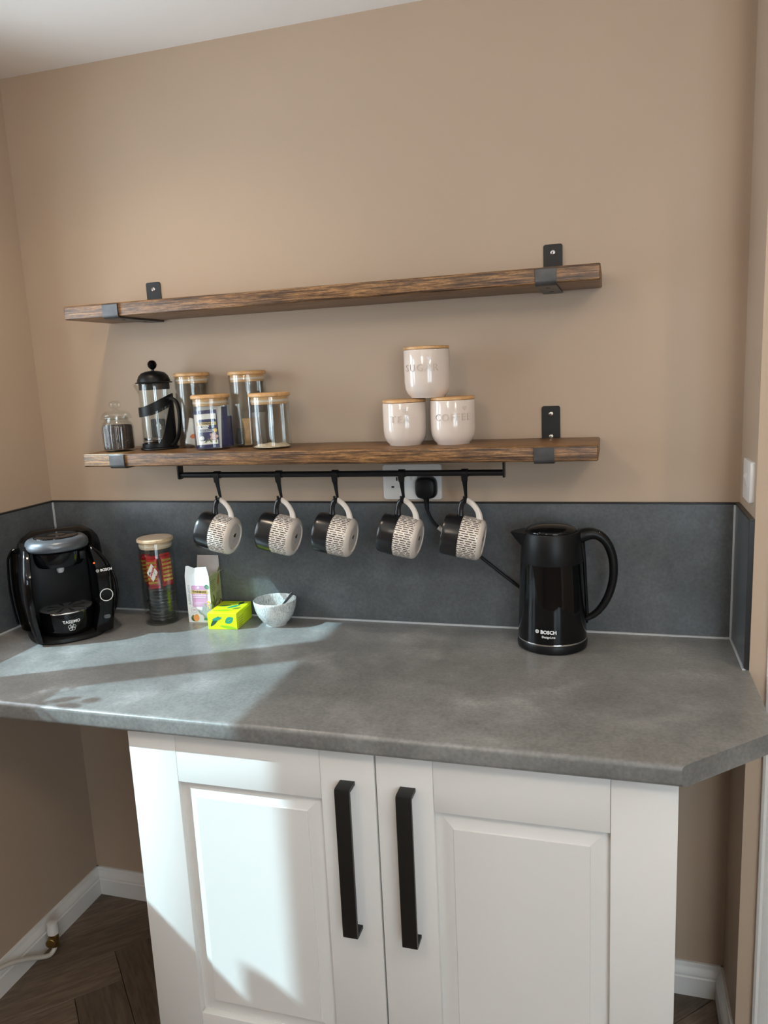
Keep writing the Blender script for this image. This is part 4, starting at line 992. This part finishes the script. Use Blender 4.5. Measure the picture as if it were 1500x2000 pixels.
# ================================================================ BOXES OF TEA
def build_tea_box():
    w, d, h = .067, .068, .126
    t = thing('tea_box', 'opened white and lilac tea box with torn flaps standing by the jar', 'tea box', (.463, -.0855, ZW), .06)
    th = .0009
    fr = obj('front_face', prism(B(), [(0, 0), (w, 0), (w * 1.01, h), (w * .93, h + .026), (w * .56, h + .0245), (w * .42, h + .022), (w * .16, h + .028), (w * .06, h + .027), (-.001, h)], 'y', -th, 0), CARD, t, flat=True)
    bm = B(); prism(bm, [(0, 0), (d, 0), (d, h + .012), (d * .72, h - .001), (d * .4, h + .004), (0, h)], 'x', w - th, w); sd_ = obj('side_face', bm, SAGE, t, flat=True)
    obj('side_face', box(B(), 0, th, 0, d, 0, h), CARD, t, flat=True)
    obj('back_face', box(B(), 0, w, d - th, d, 0, h), CARDIN, t, flat=True)
    obj('bottom', box(B(), 0, w, 0, d, 0, th), CARD, t, flat=True)
    bm = B(); prism(bm, [(0, 0), (w, 0), (w * .965, .040), (w * .05, .040)], 'y', -th / 2, th / 2); obj('back_flap', bm, CARDIN, t, (0, d - .001, h), (-.10, 0, 0), flat=True)
    bm = B(); prism(bm, [(0, 0), (d * .9, 0), (d * .95, .008), (d * .4, .012), (d * .1, .006)], 'x', -th / 2, th / 2); obj('side_flap', bm, CARDIN, t, (w, .004, h - .003), (0, .9, 0), flat=True)
    y = -th - .0004
    obj('lilac_panel', prism(B(), rrect(w * .22, w * .88, h * .34, h * .80, .004), 'y', y, y + .0003), LILAC, fr, flat=True)
    y -= .0003
    obj('gold_band', prism(B(), rrect(w * .20, w * .92, h * .625, h * .70, .0015), 'y', y, y + .0003), GOLD, fr, flat=True)
    bm = B(); disc(bm, w * .52, h * .755, .0036, y, y + .0003, 12); box(bm, w * .45, w * .59, y, y + .0003, h * .735, h * .745); obj('crest', bm, PINKW, fr, flat=True)
    y -= .0002
    obj('brand_text', warp(text_bm('TWININGS', .0082, .0001, .0002), on_front(y, w * .56, h * .6625)), INK, fr, flat=True)
    bm = B()
    for r_, n_, zz in ((0, 13, .575), (1, 12, .530)):
        for k in range(n_): box(bm, w * .26 + k * .0031, w * .26 + k * .0031 + .0022, y, y + .0002, h * zz, h * zz + .0036)
    obj('small_print', bm, PINKW, fr, flat=True)
    bm = B()
    for k in range(4): box(bm, w * .30, w * (.78 - .08 * k), y, y + .0002, h * (.43 - .018 * k), h * (.437 - .018 * k))
    obj('text_lines', bm, PINKW, fr, flat=True)
    obj('side_text', warp(text_bm('SUPERBLENDS', .0085, .0001), on_front(y, w * .115, h * .60, PI / 2)), GREY_INK, fr, flat=True)
    bm = B(); annulus(bm, w * .88, h * .775, .0036, .0058, y - .0003, y + .0003, 24); disc(bm, w * .88, h * .775, .0018, y - .0003, y + .0003, 12); obj('green_seal', bm, GREEN_INK, fr, flat=True)
    bm = B(); annulus(bm, w * .27, h * .27, .0082, .0088, y, y + .0003, 28); box(bm, w * .19, w * .35, y, y + .0003, h * .275, h * .283); box(bm, w * .21, w * .33, y, y + .0003, h * .255, h * .262); obj('roundel', bm, LILAC, fr, flat=True)
    bm = B()
    for k, (x, z, l, r_) in enumerate(((.70, .30, .034, 1.25), (.58, .22, .026, 2.5), (.86, .24, .028, .55), (.72, .16, .028, 1.9), (.93, .33, .024, 1.0))): prism(bm, leafpoly(w * x, h * z, l, .0055, r_), 'y', y - k * .00006, y + .0002)
    obj('sage_leaves', bm, SAGELEAF, fr, flat=True)
    obj('peach', prism(B(), leafpoly(w * .34, h * .10, .022, .0085, 1.35), 'y', y - .0004, y + .0002), PEACH, fr, flat=True)
    bm = B(); prism(bm, leafpoly(w * .18, h * .105, .016, .004, 1.2), 'y', y, y + .0002); prism(bm, leafpoly(w * .22, h * .055, .012, .004, 2.4), 'y', y, y + .0002); obj('peach_leaves', bm, OLIVE, fr, flat=True)
    bm = B()
    for k in range(7): disc(bm, w * (.92 + .045 * math.sin(k * 2.2)), h * (.46 - .035 * (k % 5)), .0022, y - .0005 - k * .00003, y + .0002, 8)
    obj('yellow_flowers', bm, YELLOWP, fr, flat=True)
    bm = B()
    for k in range(12): disc(bm, w * (.96 - .05 * ((k * 7) % 3)) if k < 6 else w * (.06 + .03 * (k % 3)), h * (.66 - .05 * (k % 6)) if k < 6 else h * (.30 - .05 * (k % 6)), .0008, y, y + .0002, 6)
    obj('dots', bm, GREY_INK, fr, flat=True)
    obj('green_label', prism(B(), rrect(w * .66, w * 1.0, h * .055, h * .10, .002), 'y', y - .0006, y), GREEN_INK, fr, flat=True)
    # right side print
    def side(poly, mat, nm):
        obj(nm, prism(B(), poly, 'x', w + .0001, w + .0005), mat, sd_, flat=True)
    obj('text_block', _lines(w + .0001, w + .0005, ((d * .10, d * .52, h * .86, 7, .0045), (d * .50, d * .86, h * .56, 6, .0042), (d * .40, d * .72, h * .22, 4, .0042))), OLIVE, sd_, flat=True)
    for (a, b_, l, r_) in ((d * .30, h * .42, .030, 1.4), (d * .20, h * .38, .024, 2.3), (d * .42, h * .39, .024, .7), (d * .30, h * .50, .020, 1.9)): side(leafpoly(a, b_, l, .0035, r_), OLIVE, 'herb_print')
    side(leafpoly(d * .78, h * .82, .036, .004, 1.35), plain('rust_print', (.40, .20, .05), .5) if 'rust_print' not in MT else MT['rust_print'], 'herb_print')
    side(leafpoly(d * .74, h * .80, .022, .003, .8), MT['rust_print'], 'herb_print')
    side(leafpoly(d * .84, h * .27, .030, .011, 1.3), INK, 'avocado_print'); obj('avocado_flesh', prism(B(), leafpoly(d * .84, h * .27, .022, .0075, 1.3), 'x', w + .0005, w + .0008), YELLOWP, sd_, flat=True)
    return t
def _lines(x0, x1, blocks):
    bm = B()
    for (a, b_, z, n, dz) in blocks:
        for k in range(n): box(bm, x0, x1, a, b_ - (k * 37 % 5) * .002, z - k * dz, z - k * dz + .0012)
    return bm
build_tea_box()
def build_lime_box():
    w, d, h = .079, .108, .043
    t = thing('tea_box', 'lime green tea box with leaf print lying flat beside the bowl', 'tea box', (.546, -.133, ZW), .10)
    body = obj('carton', box(B(), 0, w, 0, d, 0, h, .0006, 1), LIME, t, flat=True)
    y = -.0004
    obj('leaf_print', prism(B(), leafpoly(w * .74, h * .58, .026, .0085, .55), 'y', y, y + .0003), TEAL, body, flat=True)
    obj('leaf_vein', prism(B(), leafpoly(w * .74, h * .56, .018, .0006, .55), 'y', y - .0003, y), LEAFG, body, flat=True)
    obj('leaf_print', prism(B(), leafpoly(w * .24, h * .50, .036, .0052, .85), 'y', y, y + .0003), DKGREEN, body, flat=True)
    obj('leaf_print', prism(B(), leafpoly(w * .32, h * .66, .028, .0042, .25), 'y', y - .0002, y + .0003), TEAL, body, flat=True)
    obj('leaf_print', prism(B(), leafpoly(w * .70, h * .14, .050, .0040, -.15), 'y', y, y + .0003), LEAFG, body, flat=True)
    for (a, b_, l, ww, r_, mt) in ((.40, .22, .055, .006, .1, LEAFG), (.62, .55, .040, .007, .9, TEAL), (.30, .60, .034, .005, .3, DKGREEN), (.75, .82, .030, .006, 1.4, DKGREEN), (.50, .88, .040, .005, .2, LEAFG), (.80, .40, .026, .005, .7, OLIVE)):
        obj('leaf_print', prism(B(), leafpoly(w * a, d * b_, l, ww, r_), 'z', h + .0001, h + .0004), mt, body, flat=True)
    obj('text_block', _lines(w + .0001, w + .0004, ((d * .10, d * .42, h * .62, 3, .0060), (d * .12, d * .36, h * .20, 2, .0050))), OLIVE, body, flat=True)
    fl_ = B(); prism(fl_, [(0, 0), (d * .5, .0), (d * .44, .012), (d * .06, .010)], 'x', 0, .0006); obj('loose_flap', fl_, LIME, t, (w + .0005, d * .35, h - .012), (0, .35, 0), flat=True)
    return t
build_lime_box()

# ================================================================ BOWL + SPOON
bx, by = .7060, -.0640
bm = B(); prof = [(0, .003), (.021, .003), (.023, 0), (.0275, 0), (.0285, .004), (.036, .011), (.046, .026), (.0525, .043), (.0555, .060), (.0560, .0655), (.0550, .0665), (.0538, .0655), (.0520, .055), (.0480, .038), (.0400, .022), (.026, .011), (0, .008)]
lathe(bm, prof, 64)
tag(obj('bowl', bm, 'reactive_glaze', loc=(bx, by, ZW), sharp=60), 'small speckled grey and white glazed bowl beside the lime box', 'bowl')
t = thing('teaspoon', 'dark metal teaspoon resting in the small glazed bowl', 'spoon', (bx, by, ZW + .011))
tip = Vector((.047, .004, .070)); a0 = Vector((-.006, -.004, .010))
bm = B(); dirv = (tip - a0)
tube(bm, [a0, a0 + dirv * .35, a0 + dirv * .7, tip, tip + dirv * .06], [(.0013, .0024), (.0013, .0026), (.0013, .0036), (.0014, .0046), (.0010, .0028)], 10, 6, ref=(0, 1, 0)); obj('handle', bm, SPOON, t)
bm = B()
sc = Vector((-.013, -.007, .0085)); rings = []
lathe(bm, [(0, -.0030), (.006, -.0024), (.0100, -.0004), (.0110, .0012), (.0103, .0012), (.006, -.0016), (0, -.0022)], 24)
for v in bm.verts: v.co.x *= 1.35
obj('scoop', bm, SPOON, t, sc, (0, -.35, .4))

# ================================================================ RADIATOR VALVE
t = thing('radiator_valve', 'white capped brass radiator valve on a white pipe by the skirting board', 'valve', (.052, -.268, .0))
bm = B(); lathe(bm, [(0, .064), (.0135, .064), (.0158, .066), (.0150, .094), (.0145, .098), (.0120, .0995), (0, .100)], 24, mod=lambda r, z, a: r * (1 + (.02 * math.cos(10 * a) if .065 < z < .095 else 0))); obj('cap', bm, PLASTW, t)
bm = B(); lathe(bm, [(0, .026), (.0120, .026), (.0120, .036), (.0095, .037), (.0095, .042), (.0130, .043), (.0130, .058), (.0110, .060), (.0110, .064), (0, .064)], 8); bd = obj('body', bm, BRASS, t, sharp=20)
bm = B(); lathe(bm, [(0, 0), (.0120, 0), (.0128, .001), (.0128, .018), (.0115, .019), (0, .019)], 20); obj('outlet_nut', bm, BRASS, bd, (0, -.006, .049), (PI / 2, 0, .35))
obj('pipe', tube(B(), [(0, 0, .030), (0, -.002, .020), (-.002, -.012, .012), (-.004, -.026, .013), (-.010, -.055, .030), (-.016, -.095, .056), (-.020, -.140, .080), (-.022, -.190, .098), (-.026, -.240, .106), (-.036, -.262, .108), (-.050, -.265, .108)], .0062, 12, 6), PIPE, t)

# ================================================================ WINDOW SILL
t = thing('sill_shadow_plant', 'unseen leafy plant in a tall terracotta pot, added for its shadow', 'plant', (-.10, -.895, WZ0))  # unseen; pot and leaves shaped to throw the broken shadow on the worktop
bm = B(); lathe(bm, [(0, 0), (.050, 0), (.060, .240), (.066, .242), (.066, .270), (.060, .270), (.058, .250), (0, .248)], 32); obj('pot', bm, TERRA, t)
bm = B(); lathe(bm, [(0, .2485), (.056, .2485), (.054, .254), (0, .257)], 24); obj('soil', bm, SOIL, t)
rl = random.Random(11)
for k in range(22):
    a = rl.uniform(0, 2 * PI); h_ = rl.uniform(.03, .12); o_ = rl.uniform(.015, .055)
    tip_ = Vector((o_ * math.cos(a), o_ * math.sin(a), .255 + h_))
    bm = B(); tube(bm, [(0, 0, .25), (tip_.x * .3, tip_.y * .3, .25 + h_ * .6), tip_], .0012, 6, 4); st_ = obj('stem', bm, PLANT, t)
    bm = B(); prism(bm, leafpoly(.022, 0, .050, .014, 0), 'z', -.0004, .0004)
    obj('leaf', bm, PLANT, st_, tip_, (rl.uniform(-.5, .5), rl.uniform(-.6, .6), a), flat=True)
t = thing('sill_shadow_jar', 'unseen white candle jar on the window sill, added for its shadow', 'candle', (-.10, -1.130, WZ0))  # unseen; added to block sun for the notch in the cupboard's bright patch
bm = B(); lathe(bm, [(0, 0), (.040, 0), (.043, .004), (.043, .185), (.040, .187), (.039, .170), (0, .168)], 32); obj('jar', bm, CERAM, t)
obj('wick', tube(B(), [(0, 0, .168), (0, .001, .182)], .0012, 6, smooth=False), INK, t)

# ================================================================ CEILING DOWNLIGHTS (the room's lamps), ADDED PENDANTS
def downlight(label, x, y, power):
    t = thing('downlight', label, 'ceiling light', (x, y, ZC), 0, 'recessed ceiling spotlights')
    bm = B(); lathe(bm, [(.030, -.0002), (.042, -.0002), (.043, -.003), (.040, -.005), (.031, -.0045), (.030, -.002)], 32); obj('trim_ring', bm, CHROME, t)
    bm = B(); lathe(bm, [(0, -.0015), (.029, -.0015), (.029, -.0003), (0, -.0003)], 24); obj('lens', bm, LAMPE, t)
    d = bpy.data.lights.new('spot_lamp', 'SPOT'); d.energy = power; d.color = (1.0, .80, .58); d.spot_size = math.radians(140); d.spot_blend = 1.0; d.shadow_soft_size = .02
    o = bpy.data.objects.new('spot_lamp', d); COL.objects.link(o); o.parent = t; o.location = (0, 0, -.012)
for lab_, x_, y_, p_ in (('recessed ceiling spotlight over the coffee machine corner', .47, -.52, 13), ('recessed ceiling spotlight in front of the doorway', 2.15, -.62, 13)):
    downlight(lab_, x_, y_, p_)
OPAL = emit('fill_globe', (1.0, .90, .76), 6.0)
def pendant(label, x, y, z, power):  # unseen globes added as warm frontal fill for wall and cupboard
    t = thing('fill_pendant', label, 'pendant lamp', (x, y, ZC), 0, 'added opal pendant lamps over the middle of the room')
    bm = B(); lathe(bm, [(0, -.0002), (.05, -.0002), (.05, -.012), (.045, -.020), (0, -.020)], 32); obj('ceiling_rose', bm, RAIL, t)
    obj('flex', tube(B(), [(0, 0, -.018), (0, 0, z - ZC + .09)], .003, 8, smooth=False), RUBBER, t)
    bm = B(); lathe(bm, [(0, z - ZC + .095)] + [(.09 * math.sin(k * PI / 16), z - ZC + .09 * math.cos(k * PI / 16)) for k in range(1, 16)] + [(0, z - ZC - .09)], 32); obj('globe', bm, OPAL, t)
    d = bpy.data.lights.new('fill_bulb', 'POINT'); d.energy = power; d.color = (1.0, .86, .70); d.shadow_soft_size = .10
    o = bpy.data.objects.new('fill_bulb', d); COL.objects.link(o); o.parent = t; o.location = (0, 0, z - ZC)
pendant('added white glass globe pendant lamp on the window side of the room', .85, -1.75, 2.08, 50)
pendant('added white glass globe pendant lamp on the doorway side of the room', 2.05, -1.75, 2.08, 50)

# printed marks and tiny pieces too small to pick apart are joined parts
for o in bpy.data.objects:
    if o.type == 'MESH' and o.name.split('.')[0] in ('text_block', 'small_print', 'text_lines', 'dots', 'stamp_lines', 'logo_marks', 'grille_slots', 'yellow_flowers', 'maker_stamp', 'leaves', 'sage_leaves', 'peach_leaves', 'blossom', 'flower_logo', 'recess'):
        o['kind'] = 'stuff'
